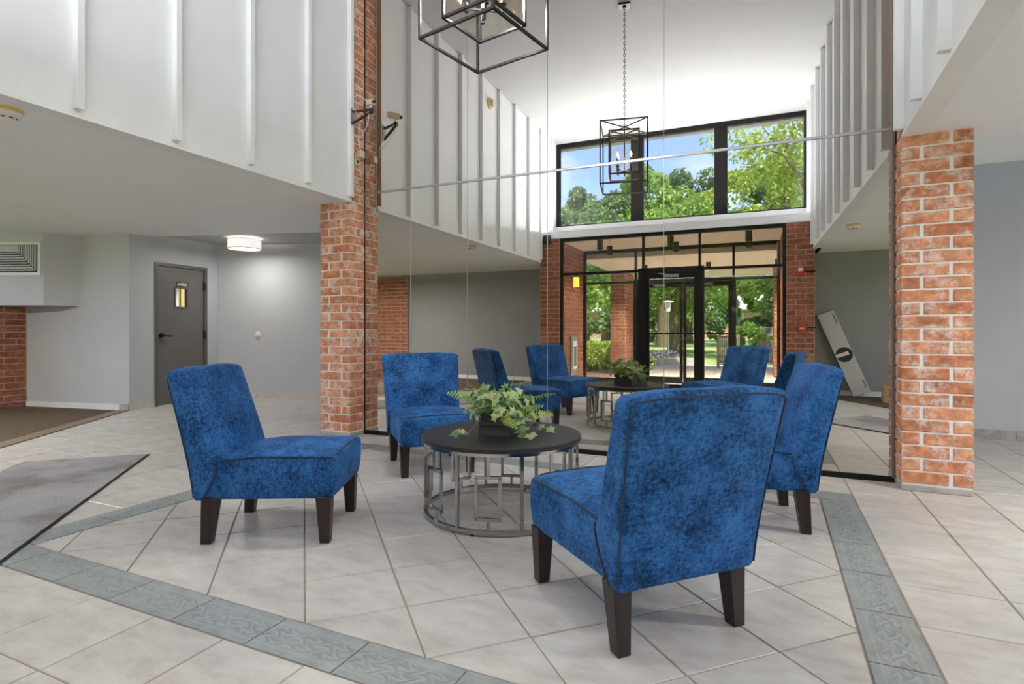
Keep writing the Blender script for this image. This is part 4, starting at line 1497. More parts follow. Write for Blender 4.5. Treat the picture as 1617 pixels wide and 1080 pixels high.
# trailing stems: (points along the viewer's left/right (r) and depth towards the viewer (d))
vx, vy = math.cos(view_l), math.sin(view_l)
rxx, ryy = -vy, vx                                       # viewer's right when facing the table
def lp(r, d, z):
    return Vector((rxx * r + vx * d, ryy * r + vy * d, z))
sgn = 1 if (Vector((rxx, ryy)) @ Matrix.Rotation(0, 2)).dot(Vector((math.cos(R(-24.7 - 6.5)), math.sin(R(-24.7 - 6.5))))) > 0 else -1
def lp(r, d, z):
    return Vector((sgn * rxx * r + vx * d, sgn * ryy * r + vy * d, z))
stems = [[(-.09, .05, .10), (-.12, .08, .085), (-.15, .11, .045), (-.178, .14, .012), (-.20, .15, .008), (-.225, .15, .012)],
         [(.07, .09, .10), (.095, .12, .07), (.105, .14, .03), (.115, .16, .006), (.135, .185, .005), (.155, .20, .006)],
         [(.11, .0, .10), (.17, -.01, .075), (.21, -.01, .03), (.235, 0, .010), (.26, .005, .012)],
         [(.11, .03, .09), (.15, .05, .05), (.17, .09, .008), (.185, .12, .005)],
         [(-.10, .02, .11), (-.15, .03, .10), (-.19, .04, .075), (-.20, .045, .055)],
         [(-.10, .04, .11), (-.14, .06, .09), (-.17, .06, .06)]]
for st in stems:
    tube_obj('ivy_stem', [lp(*q) for q in st], .0017, M['stem'], pl, 5)
for st, ks in ((stems[0], ((3, .030), (4, .036), (5, .040), (5, .032))), (stems[1], ((0, .05), (1, .055), (1, .05), (2, .058), (2, .05), (3, .05), (4, .036), (5, .040), (5, .03))), (stems[2], ((1, .045), (2, .032), (3, .034), (4, .042), (4, .036)))):
    for i, sz in ks:
        q = lp(*st[i]) + Vector((rl.uniform(-.015, .015), rl.uniform(-.015, .015), .016))
        put_leaf(q, sz, (vx * .6 + rl.uniform(-.3, .3), vy * .6 + rl.uniform(-.3, .3), .8), rl.uniform(0, 6.28))
grass = [((-.03, 0), (-.10, .02), (-.20, .03), .23, .245), ((-.02, .01), (-.06, .0), (-.12, .0), .20, .27), ((.02, 0), (.05, .0), (.085, .0), .23, .335),
         ((.04, .0), (.07, .0), (.115, .0), .19, .275), ((.03, .0), (.10, -.02), (.21, -.03), .19, .195), ((0, 0), (-.02, 0), (-.04, 0), .20, .27)]
for (a0, a1, a2, z1, z2) in grass:
    tube_obj('grass_blade', [lp(*a0, .10), lp(a0[0] * .5 + a1[0] * .5, a0[1] * .5 + a1[1] * .5, .10 + (z1 - .10) * .6), lp(*a1, z1), lp(*a2, z2)], [.0042, .0042, .0034, .0010], M['fern'], pl, 4)

# ------------------------------------------------------------------ lantern chandelier
HX, HY = -1.395, 2.680
lan = thing('lantern_chandelier', 'black open cage chandelier with a smaller glass lantern inside, hung on a chain', 'chandelier', (HX, HY, 0), R(-10.7))
def cage(name, s, z0, z1, bw, parent, diag=False):
    bm = bmesh.new()
    h = s / 2
    cs = [(-h, -h), (h, -h), (h, h), (-h, h)]
    for i in range(4):
        a, b = cs[i], cs[(i + 1) % 4]
        add_bar(bm, (a[0], a[1], z0 - bw / 2), (a[0], a[1], z1 + bw / 2), bw)
        for z in (z0, z1):
            add_bar(bm, (a[0], a[1], z), (b[0], b[1], z), bw)
    if diag:
        add_bar(bm, (-h, -h, z1), (h, h, z1), bw * .8)
        add_bar(bm, (-h, h, z1), (h, -h, z1), bw * .8)
    return bm_obj(name, bm, M['bronze'], parent)
cage('outer_cage', .485, 2.530, 3.185, .0135, lan, True)
inner = cage('inner_cage', .310, 2.650, 3.105, .0145, lan, True)
h = .155 - .004
for k in range(4):
    bm = bmesh.new()
    add_box(bm, (-h, h - .002, 2.66), (h, h, 3.097))
    bm_obj('glass_pane', bm, M['lamp_glass'], inner, rot=(0, 0, R(90 * k)))
tube_obj('stem_rod', [(0, 0, 2.660), (0, 0, 3.20)], .007, M['bronze'], lan, 10)
lathe_obj('hub', [(0, 2.700), (.020, 2.702), (.022, 2.712), (.012, 2.722), (0, 2.724)], M['bronze'], lan, 16)
for k in range(4):
    a = R(45 + 90 * k)
    ex, ey = .098 * math.cos(a), .098 * math.sin(a)
    bm = bmesh.new()
    add_bar(bm, (0, 0, 2.707), (ex, ey, 2.707), .010, .008)
    arm = bm_obj('candle_arm', bm, M['bronze'], lan)
    bm = bmesh.new()
    add_lathe(bm, [(0, 2.690), (.012, 2.690), (.012, 2.745), (.021, 2.748), (.021, 2.754), (.0105, 2.757), (.0105, 2.815), (.016, 2.819), (.016, 2.826), (.009, 2.830), (.009, 2.842), (0, 2.842)], 16, ex, ey)
    bmesh.ops.recalc_face_normals(bm, faces=bm.faces)
    bm_obj('candle_sleeve', bm, M['bronze'], arm, smooth=40)
    bm = bmesh.new()
    add_lathe(bm, [(0, 2.842), (.008, 2.842), (.0165, 2.866), (.0165, 2.882), (.009, 2.908), (.003, 2.925), (0, 2.928)], 14, ex, ey)
    bmesh.ops.recalc_face_normals(bm, faces=bm.faces)
    bm_obj('bulb', bm, M['bulb_glass'], arm, smooth=60)
    bm = bmesh.new()
    add_lathe(bm, [(0, 2.850), (.0045, 2.858), (.0055, 2.880), (.002, 2.902), (0, 2.904)], 8, ex, ey)
    bm_obj('filament', bm, M['bulb_glow'], arm, smooth=60)
    l = bpy.data.lights.new('bulb_light', 'SPOT')
    l.energy = 42
    l.color = (.965, .985, 1.02)
    l.spot_size = R(170)
    l.spot_blend = .4
    l.shadow_soft_size = .007
    q = bpy.data.objects.new('bulb_light', l)
    q.location = (ex, ey, 2.874)
    q.parent = lan
    C.objects.link(q)
lk = bmesh.new()
pts = []
for i in range(16):
    a = 2 * math.pi * i / 16
    pts.append((.0085 * math.cos(a), 0, .019 * math.sin(a) * (1.0)))
add_tube(lk, pts, .0028, 6, closed=True)
lme = bpy.data.meshes.new('chain_link')
lk.to_mesh(lme)
lk.free()
lme.polygons.foreach_set('use_smooth', [True] * len(lme.polygons))
lme.materials.append(M['bronze'])
nl = 41
for i in range(nl):
    z = 3.205 + (4.468 - 3.205) * i / (nl - 1)
    link('chain_link', lme, None, lan, (0, 0, z), (0, 0, R(90 if i % 2 else 0)))
bm = bmesh.new()
add_box(bm, (-.062, -.062, 4.478), (.062, .062, 4.4995))
add_box(bm, (-.018, -.018, 4.466), (.018, .018, 4.478))
bm_obj('ceiling_canopy', bm, M['bronze'], lan)

# ------------------------------------------------------------------ ceiling light of the left hall (and unseen ones added along the wings to brighten them)
def drum_light(label, x, y, z, power, grp):
    o = thing('ceiling_light', label, 'ceiling light', (x, y, z), 0, grp)
    lathe_obj('canopy', [(0, 0), (.055, 0), (.055, -.010), (.012, -.016), (0, -.016)], M['silver'], o, 24)
    bm = bmesh.new()
    for k in range(3):
        a = R(120 * k + 20)
        add_tube(bm, [(.012 * math.cos(a), .012 * math.sin(a), -.012), (.020 * math.cos(a), .020 * math.sin(a), -.075), (.198 * math.cos(a), .198 * math.sin(a), -.078)], .004, 6)
    bm_obj('spider_arm', bm, M['silver'], o, smooth=60)
    lathe_obj('shade', [(.207, -.030), (.207, -.150)], M['shade'], o, 48)
    bm = bmesh.new()
    for z_ in (-.030, -.150):
        add_lathe(bm, [(.204, z_ - .003), (.210, z_ - .003), (.210, z_ + .003), (.204, z_ + .003), (.204, z_ - .003)], 48)
    bmesh.ops.remove_doubles(bm, verts=bm.verts, dist=1e-6)
    bm_obj('shade_ring', bm, M['kraft'], o, smooth=40)
    lathe_obj('diffuser', [(0, -.144), (.200, -.144), (.200, -.147), (0, -.147)], M['diffuser'], o, 48)
    lathe_obj('finial', [(0, -.160), (.012, -.156), (.008, -.147), (0, -.147)], M['silver'], o, 16)
    bl_ = bmesh.new()
    add_lathe(bl_, [(0, -.128), (.020, -.118), (.024, -.100), (.012, -.080), (0, -.078)], 16)
    bm_obj('bulb', bl_, M['diffuser'], o, smooth=60)
    l = bpy.data.lights.new('lamp_glow', 'AREA')
    l.shape = 'DISK'
    l.size = .38
    l.energy = power
    l.color = (1.0, .96, .90)
    l2 = bpy.data.lights.new('shade_glow', 'POINT')
    l2.energy = power * .16
    l2.color = (1.0, .93, .83)
    l2.shadow_soft_size = .008
    lo3 = bpy.data.objects.new('shade_glow', l2)
    lo3.location = (0, .12, -.022)
    lo3.parent = o
    C.objects.link(lo3)
    lo2 = bpy.data.objects.new('lamp_glow', l)
    lo2.location = (0, 0, -.152)
    lo2.parent = o
    C.objects.link(lo2)
    return o
drum_light('white drum ceiling light glowing in the left hall near the grey door', -6.46, 5.39, 2.245, 5.2, 'drum ceiling lights of the side halls')
drum_light('white drum ceiling light over the carpet of the left wing, unseen, added for light', -6.9, .7, 2.20, 64, 'drum ceiling lights of the side halls')  # unseen lamp, added to brighten the left wing
drum_light('white drum ceiling light over the right wing, unseen, added for light', 2.9, 2.9, 2.20, 44, 'drum ceiling lights of the side halls')  # unseen lamp, added to brighten the right wing

# ------------------------------------------------------------------ small devices
def smoke_detector(label, loc, rot=(0, 0, 0), s=1.0, head='white_plastic'):
    o = thing('smoke_detector', label, 'smoke detector', loc)
    o.rotation_euler = rot
    o.scale = (s, s, s)
    lathe_obj('mounting_base', [(0, 0), (.072, 0), (.072, -.014), (.060, -.020), (0, -.020)], M['amber_plastic'], o, 32)
    lathe_obj('detector_head', [(0, -.018), (.066, -.018), (.066, -.030), (.058, -.038), (.046, -.041), (.044, -.056), (.034, -.064), (0, -.066)], M[head], o, 32)
    for k in range(8):
        a = R(45 * k)
        bm = bmesh.new()
        add_box(bm, (.0435, -.010, -.054), (.0458, .010, -.047))
        bm_obj('sensor_slot', bm, M['black_print'], o, rot=(0, 0, a))
    return o
smoke_detector('yellowed white smoke detector under the left soffit near the battens', (-3.80, 1.64, ZS))
smoke_detector('white smoke detector under the right soffit, seen in the mirror', (.92, 1.30, ZS))
smoke_detector('yellowed round detector high on the left batten wall, seen in the mirror', (XL, 1.565, 4.20), (0, R(-90), 0), 1.1, 'cream_plastic')
dk = thing('door_bumper', 'small round white door bumper on the far left wall', 'door bumper', tuple((CK + fd * .62)) + (.93,))
ax = Vector((fn_.x, fn_.y, 0)).to_track_quat('Z', 'Y').to_euler()
lathe_obj('plate', [(0, 0), (.050, 0), (.050, .006), (.044, .010), (0, .010)], M['white_plastic'], dk, 28, rot=ax)
lathe_obj('knob', [(.022, .009), (.022, .020), (.016, .026), (0, .026)], M['white_plastic'], dk, 20, rot=ax)

# security camera on its triangular bracket, left of the mirror
sc = thing('security_camera', 'cream box security camera on a grey triangular bracket high beside the mirror', 'camera', (-3.50, 4.085, 2.96))
bm = bmesh.new()
add_box(bm, (-.001, -.020, -.075), (.005, .020, .075))
bm_obj('wall_plate', bm, M['grey_metal'], sc)
bm = bmesh.new()
tip = Vector((.185, .055, .055))
add_bar(bm, (.003, 0, .045), tip, .026, .012)
add_bar(bm, (.003, 0, -.062), tip + Vector((0, 0, -.018)), .026, .012)
add_bar(bm, tip + Vector((-.002, 0, -.028)), tip + Vector((0, 0, .012)), .028, .030)
bm_obj('bracket_arm', bm, M['bronze'], sc)
bm = bmesh.new()
add_tube(bm, [tip + Vector((-.014, -.003, .008)), tip + Vector((-.014, -.003, .055))], .008, 10)
bm_obj('swivel', bm, M['white_plastic'], sc, smooth=45)
bm = bmesh.new()
body = Vector((.150, -.080, -.035)).normalized()
cc0 = tip + Vector((-.022, .012, .074))
add_bar(bm, cc0 - body * .055, cc0 + body * .060, .050, .046)
bm_obj('camera_body', bm, M['cream_plastic'], sc)
bm = bmesh.new()
add_tube(bm, [cc0 + body * .060, cc0 + body * .085], .016, 14)
bm_obj('lens', bm, M['dark_plastic'], sc, smooth=45)
wall_in = Vector((-.05, -.040, .215))
bm = bmesh.new()
def arc(a, b, sag, n=12):
    a, b = Vector(a), Vector(b)
    return [a.lerp(b, i / n) + Vector((0, 0, sag * math.sin(math.pi * i / n))) for i in range(n + 1)]
add_tube(bm, arc((-.002, -.045, .135), cc0 - body * .055, .055), .0035, 6)
add_tube(bm, [(-.002, -.050, .105), (.03, -.02, .075), (.05, .03, 0), (.03, .06, -.09), (.004, .085, -.19), (.016, .095, -.275)], .0032, 6)
add_tube(bm, [cc0 - body * .05 + Vector((0, 0, -.02)), tip + Vector((-.02, -.02, -.05)), tip + Vector((-.05, 0, -.13)), (.05, .07, -.165), (.010, .085, -.185)], .0028, 6)
bm_obj('cable', bm, M['white_plastic'], sc, smooth=60)
ot = thing('wall_outlet', 'cream wall outlet on the brick strip under the security camera', 'outlet', (XL, 4.215, 2.615))
box('outlet_plate', (.001, -.036, -.058), (.007, .036, .058), M['cream_plastic'], ot, .002)
lathe_obj('socket', [(0, .0), (.015, 0), (.015, .003), (0, .003)], M['dark_plastic'], ot, 16, loc=(.007, 0, -.028), rot=(0, R(90), 0))
ad = thing('power_adapter', 'cream plug-in power adapter in the outlet beside the mirror', 'power adapter', (XL + .007, 4.225, 2.655))
box('adapter_body', (0, -.030, -.034), (.052, .030, .034), M['cream_plastic'], ad, .006, 2)
box('cord_relief', (.016, -.006, .034), (.030, .006, .046), M['white_plastic'], ad, .002)

# entrance wall devices (seen in the mirror)
sp = thing('wall_sensor', 'brown box sensor on the beam above the left entrance pier', 'sensor', (-3.43, YE, 2.58))
box('sensor_case', (-.055, 0, -.075), (.055, .075, .075), M['bronze'], sp, .006)
lathe_obj('sensor_eye', [(0, 0), (.010, 0), (.010, .004), (0, .006)], M['white_print'], sp, 12, loc=(0.02, .075, -.05), rot=(R(-90), 0, 0))
st = thing('fire_strobe', 'red fire alarm strobe on the right entrance pier, in the mirror', 'fire alarm', (.50, YE, 1.86))
box('strobe_case', (-.055, 0, -.065), (.055, .035, .065), M['red_plastic'], st, .006)
box('strobe_lens', (-.028, .034, .0), (.028, .052, .050), M['white_plastic'], st, .004)
box('conduit', (.055, .004, -.012), (.20, .020, .004), M['frame_black'], st, .002)
ps = thing('fire_pull_station', 'red fire pull station under a clear cover on the right entrance pier, in the mirror', 'fire alarm', (.52, YE, 1.045))
box('station_body', (-.045, .004, -.060), (.045, .045, .060), M['red_plastic'], ps, .004)
box('pull_handle', (-.030, .044, -.030), (.030, .056, -.008), M['white_print'], ps, .002)
bm = bmesh.new()
add_box(bm, (-.075, 0, -.095), (.075, .070, .095))
bevel_all(bm, .010, 2)
bm_obj('clear_cover', bm, M['bulb_glass'], ps)
box('conduit', (.076, .004, -.012), (.18, .020, .004), M['frame_black'], ps, .002)

# vestibule fittings
gr = thing('wall_heater', 'white framed wall heater grille on the left vestibule brick wall, in the mirror', 'heater', (VX0, -1.42, .30))
box('backing_board', (0, -.17, -.14), (.022, .17, .60), M['grey_metal'], gr, .004)
bm = bmesh.new()
for lo, hi in (((.02, -.125, -.02), (.045, -.095, .50)), ((.02, .095, -.02), (.045, .125, .50)), ((.02, -.095, -.02), (.045, .095, .02)), ((.02, -.095, .40), (.045, .095, .50))):
    add_box(bm, lo, hi)
bm_obj('heater_frame', bm, M['white_plastic'], gr)
for k in range(5):
    box('louvre', (.022, -.085 + .040 * k, .02), (.036, -.070 + .040 * k, .40), M['silver'], gr)
sn_ = thing('wall_sconce', 'amber glowing box sconce on the left vestibule brick wall, in the mirror', 'sconce', (VX0, -1.46, 1.80))
box('back_plate', (0, -.075, -.01), (.014, .075, .26), M['silver'], sn_, .003)
box('amber_shade', (.014, -.055, .02), (.095, .055, .20), M['sconce_glow'], sn_, .004)
box('cap', (.012, -.062, .20), (.102, .062, .222), M['frame_black'], sn_, .003)
for r_, y in enumerate((-.92, -1.62)):
    for k, x in enumerate((-2.60, -1.40, -.20)):
        o = thing('cylinder_downlight', 'black cylinder downlight on the vestibule ceiling, ' + ('front' if r_ == 0 else 'rear') + ' row, ' + ('left' if k == 0 else 'middle' if k == 1 else 'right') + ' one', 'downlight', (x, y, 2.575), 0, 'black cylinder downlights of the vestibule')
        lathe_obj('cylinder', [(0, 0), (.052, 0), (.052, -.165), (.044, -.165), (.044, -.120), (0, -.120)], M['dark_plastic'], o, 24)
        l = bpy.data.lights.new('downlight_lamp', 'SPOT')
        l.energy = 70
        l.color = (1.0, .90, .78)
        l.spot_size = R(110)
        l.spot_blend = .6
        l.shadow_soft_size = .035
        q = bpy.data.objects.new('downlight_lamp', l)
        q.location = (0, 0, -.128)
        q.parent = o
        C.objects.link(q)
        lathe_obj('reflector', [(0, -.119), (.042, -.119), (.042, -.125), (0, -.125)], M['silver'], o, 20)

for k, x in enumerate((-2.3, -1.0, .3)):  # downlights added to brighten the portico soffit and pillars
    o = thing('cylinder_downlight', 'added black cylinder downlight outside under the portico soffit, ' + ('left' if k == 0 else 'middle' if k == 1 else 'right') + ' one', 'downlight', (x, -3.6, 2.42), 0, 'downlights added to light the portico')
    lathe_obj('cylinder', [(0, 0), (.052, 0), (.052, -.165), (.044, -.165), (.044, -.120), (0, -.120)], M['dark_plastic'], o, 24)
    lathe_obj('reflector', [(0, -.119), (.042, -.119), (.042, -.125), (0, -.125)], M['silver'], o, 20)
    l = bpy.data.lights.new('downlight_lamp', 'SPOT')
    l.energy = 330
    l.color = (1.0, .90, .78)
    l.spot_size = R(140)
    l.spot_blend = .6
    l.shadow_soft_size = .04
    q = bpy.data.objects.new('downlight_lamp', l)
    q.location = (0, 0, -.15)
    q.parent = o
    C.objects.link(q)
# entry mats
def entry_mat(label, p, d1, d2, L, W):
    p, d1, d2 = Vector(p), Vector(d1).normalized(), Vector(d2).normalized()
    o = thing('entry_mat', label, 'mat', (p.x, p.y, 0), 0, 'grey entry mats')
    q = lambda a, b: tuple(d1 * a + d2 * b)
    prism_obj('rubber_edge', [q(0, 0), q(L, 0), q(L, W), q(0, W)], 0.0005, .006, M['frame_black'], o)
    e = .014
    prism_obj('mat_pile', [q(e, e), q(L - e, e), q(L - e, W - e), q(e, W - e)], .006, .010, M['mat'], o)
entry_mat('long grey entry mat with black rubber edge lying diagonally on the left', (-4.495, 2.864), (1.53, -1.60), (-.723, -.691), 2.75, .82)
entry_mat('grey entry mat lying diagonally in the right wing, seen in the mirror', (.46, 1.72), (.70, .714), (.714, -.70), 2.5, .86)

# leaning carton and cardboard box in the right wing (seen in the mirror)
cb = thing('long_carton', 'long white carton with a black disc print leaning on a wall, in the mirror', 'carton', (1.34, -.97, 0.01))
Lc, Wc, Dc = 1.30, .235, .10
bm = bmesh.new()
add_box(bm, (-Wc / 2, -Dc / 2, 0), (Wc / 2, Dc / 2, Lc))
bevel_all(bm, .003)
cm = bm_obj('carton_body', bm, M['carton'], cb)
lathe_obj('disc_print', [(0, 0), (.112, 0), (.112, .0012), (0, .0012)], M['black_print'], cm, 40, loc=(0, Dc / 2, .62), rot=(R(-90), 0, 0))
box('bar_print', (-.112, Dc / 2 + .0012, .600), (.065, Dc / 2 + .0024, .652), M['white_print'], cm)
box('side_band', (-Wc / 2 - .0008, -Dc / 2 + .004, .004), (-Wc / 2 + .001, Dc / 2 - .004, Lc - .004), M['dark_plastic'], cm)
bm = bmesh.new()
for (x, z0, z1) in ((.085, .075, .20), (.085, 1.09, 1.25)):
    zz = z0
    while zz < z1:
        add_box(bm, (x - .010, Dc / 2 + .0002, zz), (x + .010, Dc / 2 + .0010, zz + .010))
        zz += .016
for k in range(9):
    add_box(bm, (-.095 + .0 * k, Dc / 2 + .0002, .85 + .045 * k), (-.085, Dc / 2 + .001, .862 + .045 * k))
bm_obj('small_print', bm, M['black_print'], cm)
cm.rotation_euler = (R(5.5), R(-21), 0)
cm.location = (0, .0, .045)
kb = thing('cardboard_box', 'small brown cardboard box on the floor of the right wing, in the mirror', 'box', (1.68, -.45, .006), R(4))
box('box_body', (-.17, -.13, 0), (.17, .13, .235), M['kraft'], kb, .003)
box('flap', (-.12, -.10, .235), (.17, .12, .262), M['kraft'], kb, .003)

# ------------------------------------------------------------------ outdoors
GZ = -0.04
struct(box('ground_lawn', (-70, -90, GZ - .2), (70, -8.6, GZ), M['lawn']))
struct(box('ground_bed', (-14, -8.6, GZ - .2), (14, -2.2, GZ - .005), M['mulch']))
struct(box('ground_terrace', (-2.95, -7.6, GZ - .2), (1.2, -2.2, GZ + .03), M['pavers']))
struct(box('ground_walk', (-2.6, -8.9, GZ - .2), (1.2, -7.6, GZ + .032), M['concrete']))
struct(box('ground_sides', (-70, -8.6, GZ - .25), (70, 40, GZ - .03), M['lawn']))
struct(box('trim_portico_roof', (-3.33, -6.9, 2.42), (3.2, YO - .06, 2.75), M['portico_paint']))
for nm, x0, x1 in (('left', -3.32, -2.96), ('right', .26, .64)):
    y1, y0 = -4.66, -5.70
    o = thing('brick_pillar', 'square red brick pillar of the portico outside, on the ' + nm, 'column', ((x0 + x1) / 2, (y0 + y1) / 2, GZ))
    hx, hy = (x1 - x0) / 2, (y1 - y0) / 2
    brick_wall(o, (-hx, hy), (hx, hy), 0, 2.46, (0, 1), M['brick_dark'], depth=.05)
    sx = 1 if nm == 'left' else -1
    if sx > 0:
        brick_wall(o, (hx, hy - .06), (hx, -hy), 0, 2.46, (1, 0), M['brick_dark'], depth=.05, phase=1)
    else:
        brick_wall(o, (-hx, hy - .06), (-hx, -hy), 0, 2.46, (-1, 0), M['brick_dark'], depth=.05, phase=1)
    box('mortar', (-hx + .006, -hy + .006, 0), (hx - .006, hy - .006, 2.46), M['mortar_tan'], o)

def leaf_cloud(name, centres, radii, n, size, m, parent, flat=.7, seed=0):
    g = np.random.default_rng(seed)
    idx = g.integers(0, len(centres), n)
    c = np.asarray(centres)[idx]
    r = np.asarray(radii)[idx][:, None]
    d = g.normal(size=(n, 3))
    d /= np.linalg.norm(d, axis=1)[:, None]
    rad = r * g.uniform(.35, 1.0, (n, 1)) ** .5
    p = c + d * rad * np.array([1, 1, flat])
    u = g.normal(size=(n, 3))
    u /= np.linalg.norm(u, axis=1)[:, None]
    v = np.cross(u, g.normal(size=(n, 3)))
    v /= np.linalg.norm(v, axis=1)[:, None]
    s = size * g.uniform(.6, 1.3, (n, 1))
    V = np.stack([p - u * s, p + v * s * .55, p + u * s, p - v * s * .55], axis=1)
    me = quads_mesh(name, V, m)
    o = link(name, me, None, parent)
    o['kind'] = 'stuff'
    return o

def tree(label, x, y, h, cr, trunk_r, leaf_m, nleaf, lsize, seed, fork=.35, crown_lo=.3, name='broadleaf_tree', extra=()):
    rnd = random.Random(seed)
    t = thing(name, label, 'tree', (x, y, GZ), 0, 'trees beyond the lawn')
    bm = bmesh.new()
    zf = h * fork
    add_tube(bm, [(0, 0, -.1), (0, 0, zf * .3), (rnd.uniform(-.1, .1), 0, zf * .7), (0, 0, zf)], [trunk_r * 1.35, trunk_r, trunk_r * .85, trunk_r * .9], 10)
    cent, rad = [], []
    nb = 8
    for k in range(nb):
        a = 2 * math.pi * k / nb + rnd.uniform(-.3, .3)
        rr_ = cr * rnd.uniform(.45, .85)
        zt = h * rnd.uniform(crown_lo + .12, .86)
        e = Vector((rr_ * math.cos(a), rr_ * math.sin(a), zt))
        mid = Vector((e.x * .45, e.y * .45, zf + (zt - zf) * .55))
        add_tube(bm, [(0, 0, zf * .92), tuple(mid), tuple(e)], [trunk_r * .55, trunk_r * .32, trunk_r * .08], 7)
        for q in range(2):
            e2_ = e + Vector((rnd.uniform(-1, 1), rnd.uniform(-1, 1), rnd.uniform(-.3, .6))) * cr * .4
            add_tube(bm, [tuple(mid.lerp(e, .4)), tuple(e2_)], [trunk_r * .22, trunk_r * .05], 5)
            cent.append(tuple(e2_))
            rad.append(cr * rnd.uniform(.22, .36))
        cent.append(tuple(e))
        rad.append(cr * rnd.uniform(.30, .42))
    for k in range(10):
        a, el = rnd.uniform(0, 6.28), rnd.uniform(0, 1.3)
        cent.append((cr * .7 * math.cos(a) * math.cos(el), cr * .7 * math.sin(a) * math.cos(el), h * (crown_lo + .15) + (h * (.85 - crown_lo)) * math.sin(el) * .8))
        rad.append(cr * rnd.uniform(.25, .42))
    for b in extra:
        add_tube(bm, b[0], b[1], 7)
    bm_obj('trunk', bm, M['bark'], t, smooth=50)
    leaf_cloud('foliage', cent, rad, nleaf, lsize, leaf_m, t, .8, seed)
    return t
tree('big old shade tree with a thick trunk behind the lamp post', -3.5, -17.8, 6.4, 3.4, .30, M['leaf_mid'], 12000, .13, 3, .30, .30)
tree('leaning tree with low branches left of the brick pillar', -6.9, -13.0, 5.2, 2.3, .16, M['leaf_mid'], 7000, .11, 4, .20, .26)
tree('near tree whose branches fill the right upper window', 2.1, -12.0, 9.0, 3.3, .17, M['leaf_lime'], 9000, .10, 5, .45, .40)
tree('dark dense tree standing right of the big shade tree', 3.2, -21.5, 7.0, 2.8, .20, M['leaf_dark'], 8000, .14, 6, .22, .2)
tree('pale green far tree at the left edge of the windows', -15.6, -28.0, 10.6, 2.9, .35, M['leaf_mid'], 10000, .15, 8, .3, .12)
tree('dark far tree in the left upper window', -10.4, -33.0, 13.0, 3.0, .4, M['leaf_dark'], 12000, .16, 9, .3, .12)
tree('tall leafy far tree in the middle upper window', -5.6, -28.5, 13.4, 3.0, .4, M['leaf_mid'], 13000, .14, 10, .3, .12)
tree('yellow-green far tree at the right of the middle upper window', -1.6, -35.5, 15.0, 3.0, .3, M['leaf_lime'], 11000, .16, 11, .3, .12)
tree('far leafy tree behind the near branches on the right', 2.2, -29.0, 14.0, 3.0, .3, M['leaf_mid'], 11000, .15, 12, .3, .12)
tree('dark far tree at the right end of the tree line', 8.0, -34.0, 14.0, 3.2, .3, M['leaf_dark'], 9000, .17, 13, .3, .12)
tree('tall back-row tree at the far left', -27.0, -55.0, 13.0, 3.4, .3, M['leaf_mid'], 9000, .18, 15, .3, .12)
tree('tall back-row tree left of the upper windows', -16.8, -47.0, 14.5, 3.4, .3, M['leaf_mid'], 10000, .18, 16, .3, .12)
tree('tall back-row tree behind the left upper window mullion', -7.4, -47.5, 15.5, 3.4, .3, M['leaf_mid'], 10000, .18, 17, .3, .12)
tree('tall back-row tree behind the right upper window', .8, -46.0, 17.0, 3.4, .3, M['leaf_dark'], 10000, .18, 18, .3, .12)
tree('dense far tree filling the left side of the left upper window', -13.8, -39.0, 14.6, 3.2, .3, M['leaf_mid'], 11000, .16, 19, .3, .12)
tree('tall dark far tree right of the middle upper window centre', -5.4, -41.5, 16.6, 3.0, .3, M['leaf_dark'], 11000, .16, 20, .3, .12)
tree('far tree low behind the lawn at the far left', -23.0, -36.0, 10.0, 3.6, .3, M['leaf_dark'], 8000, .18, 14, .3, .12)

def shrub(label, x, y, rx, ry, h, m, n, s, seed, cat='shrub', name='garden_shrub', grp=None):
    o = thing(name, label, cat, (x, y, GZ), 0, grp)
    rnd = random.Random(seed)
    cent = [(rnd.uniform(-rx, rx) * .75, rnd.uniform(-ry, ry) * .75, h * rnd.uniform(.25, .72)) for k in range(14)]
    rad = [min(rx, ry, h) * rnd.uniform(.3, .5) for k in range(14)]
    bm = bmesh.new()
    for c in cent:
        add_tube(bm, [(c[0] * .3, c[1] * .3, 0), (c[0] * .8, c[1] * .8, c[2] * .6), c], [.012, .009, .004], 5)
    bm_obj('stems', bm, M['bark'], o)
    leaf_cloud('foliage', cent, rad, n, s, m, o, 1.0, seed)
    return o
def hedge(label, x0, x1, y0, y1, h, m, n, s, seed):
    o = thing('clipped_hedge', label, 'hedge', ((x0 + x1) / 2, (y0 + y1) / 2, GZ))
    g = np.random.default_rng(seed)
    p = g.uniform([-(x1 - x0) / 2, -(y1 - y0) / 2, .05], [(x1 - x0) / 2, (y1 - y0) / 2, h], (n, 3))
    u = g.normal(size=(n, 3))
    u /= np.linalg.norm(u, axis=1)[:, None]
    v = np.cross(u, g.normal(size=(n, 3)))
    v /= np.linalg.norm(v, axis=1)[:, None]
    ss = s * g.uniform(.6, 1.3, (n, 1))
    V = np.stack([p - u * ss, p + v * ss * .5, p + u * ss, p - v * ss * .5], axis=1)
    bm = bmesh.new()
    k = x0
    while k < x1 - .1:
        add_tube(bm, [(k - (x0 + x1) / 2 + .1, 0, 0), (k - (x0 + x1) / 2 + .1, 0, h * .8)], [.02, .008], 5)
        k += .3
    bm_obj('stems', bm, M['bark'], o)
    q = link('foliage', quads_mesh('foliage', V, m), None, o)
    q['kind'] = 'stuff'
hedge('golden green clipped hedge left of the portico pillar', -5.9, -4.0, -8.3, -7.5, .72, M['leaf_lime'], 5000, .045, 31)
shrub('bright lime hosta clump beside the doorway glass', -4.05, -5.2, .26, .22, .30, M['leaf_lime'], 700, .05, 32)
shrub('pale lime hosta clump in front of the hedge', -3.75, -6.2, .34, .25, .25, M['leaf_lime'], 800, .055, 33)
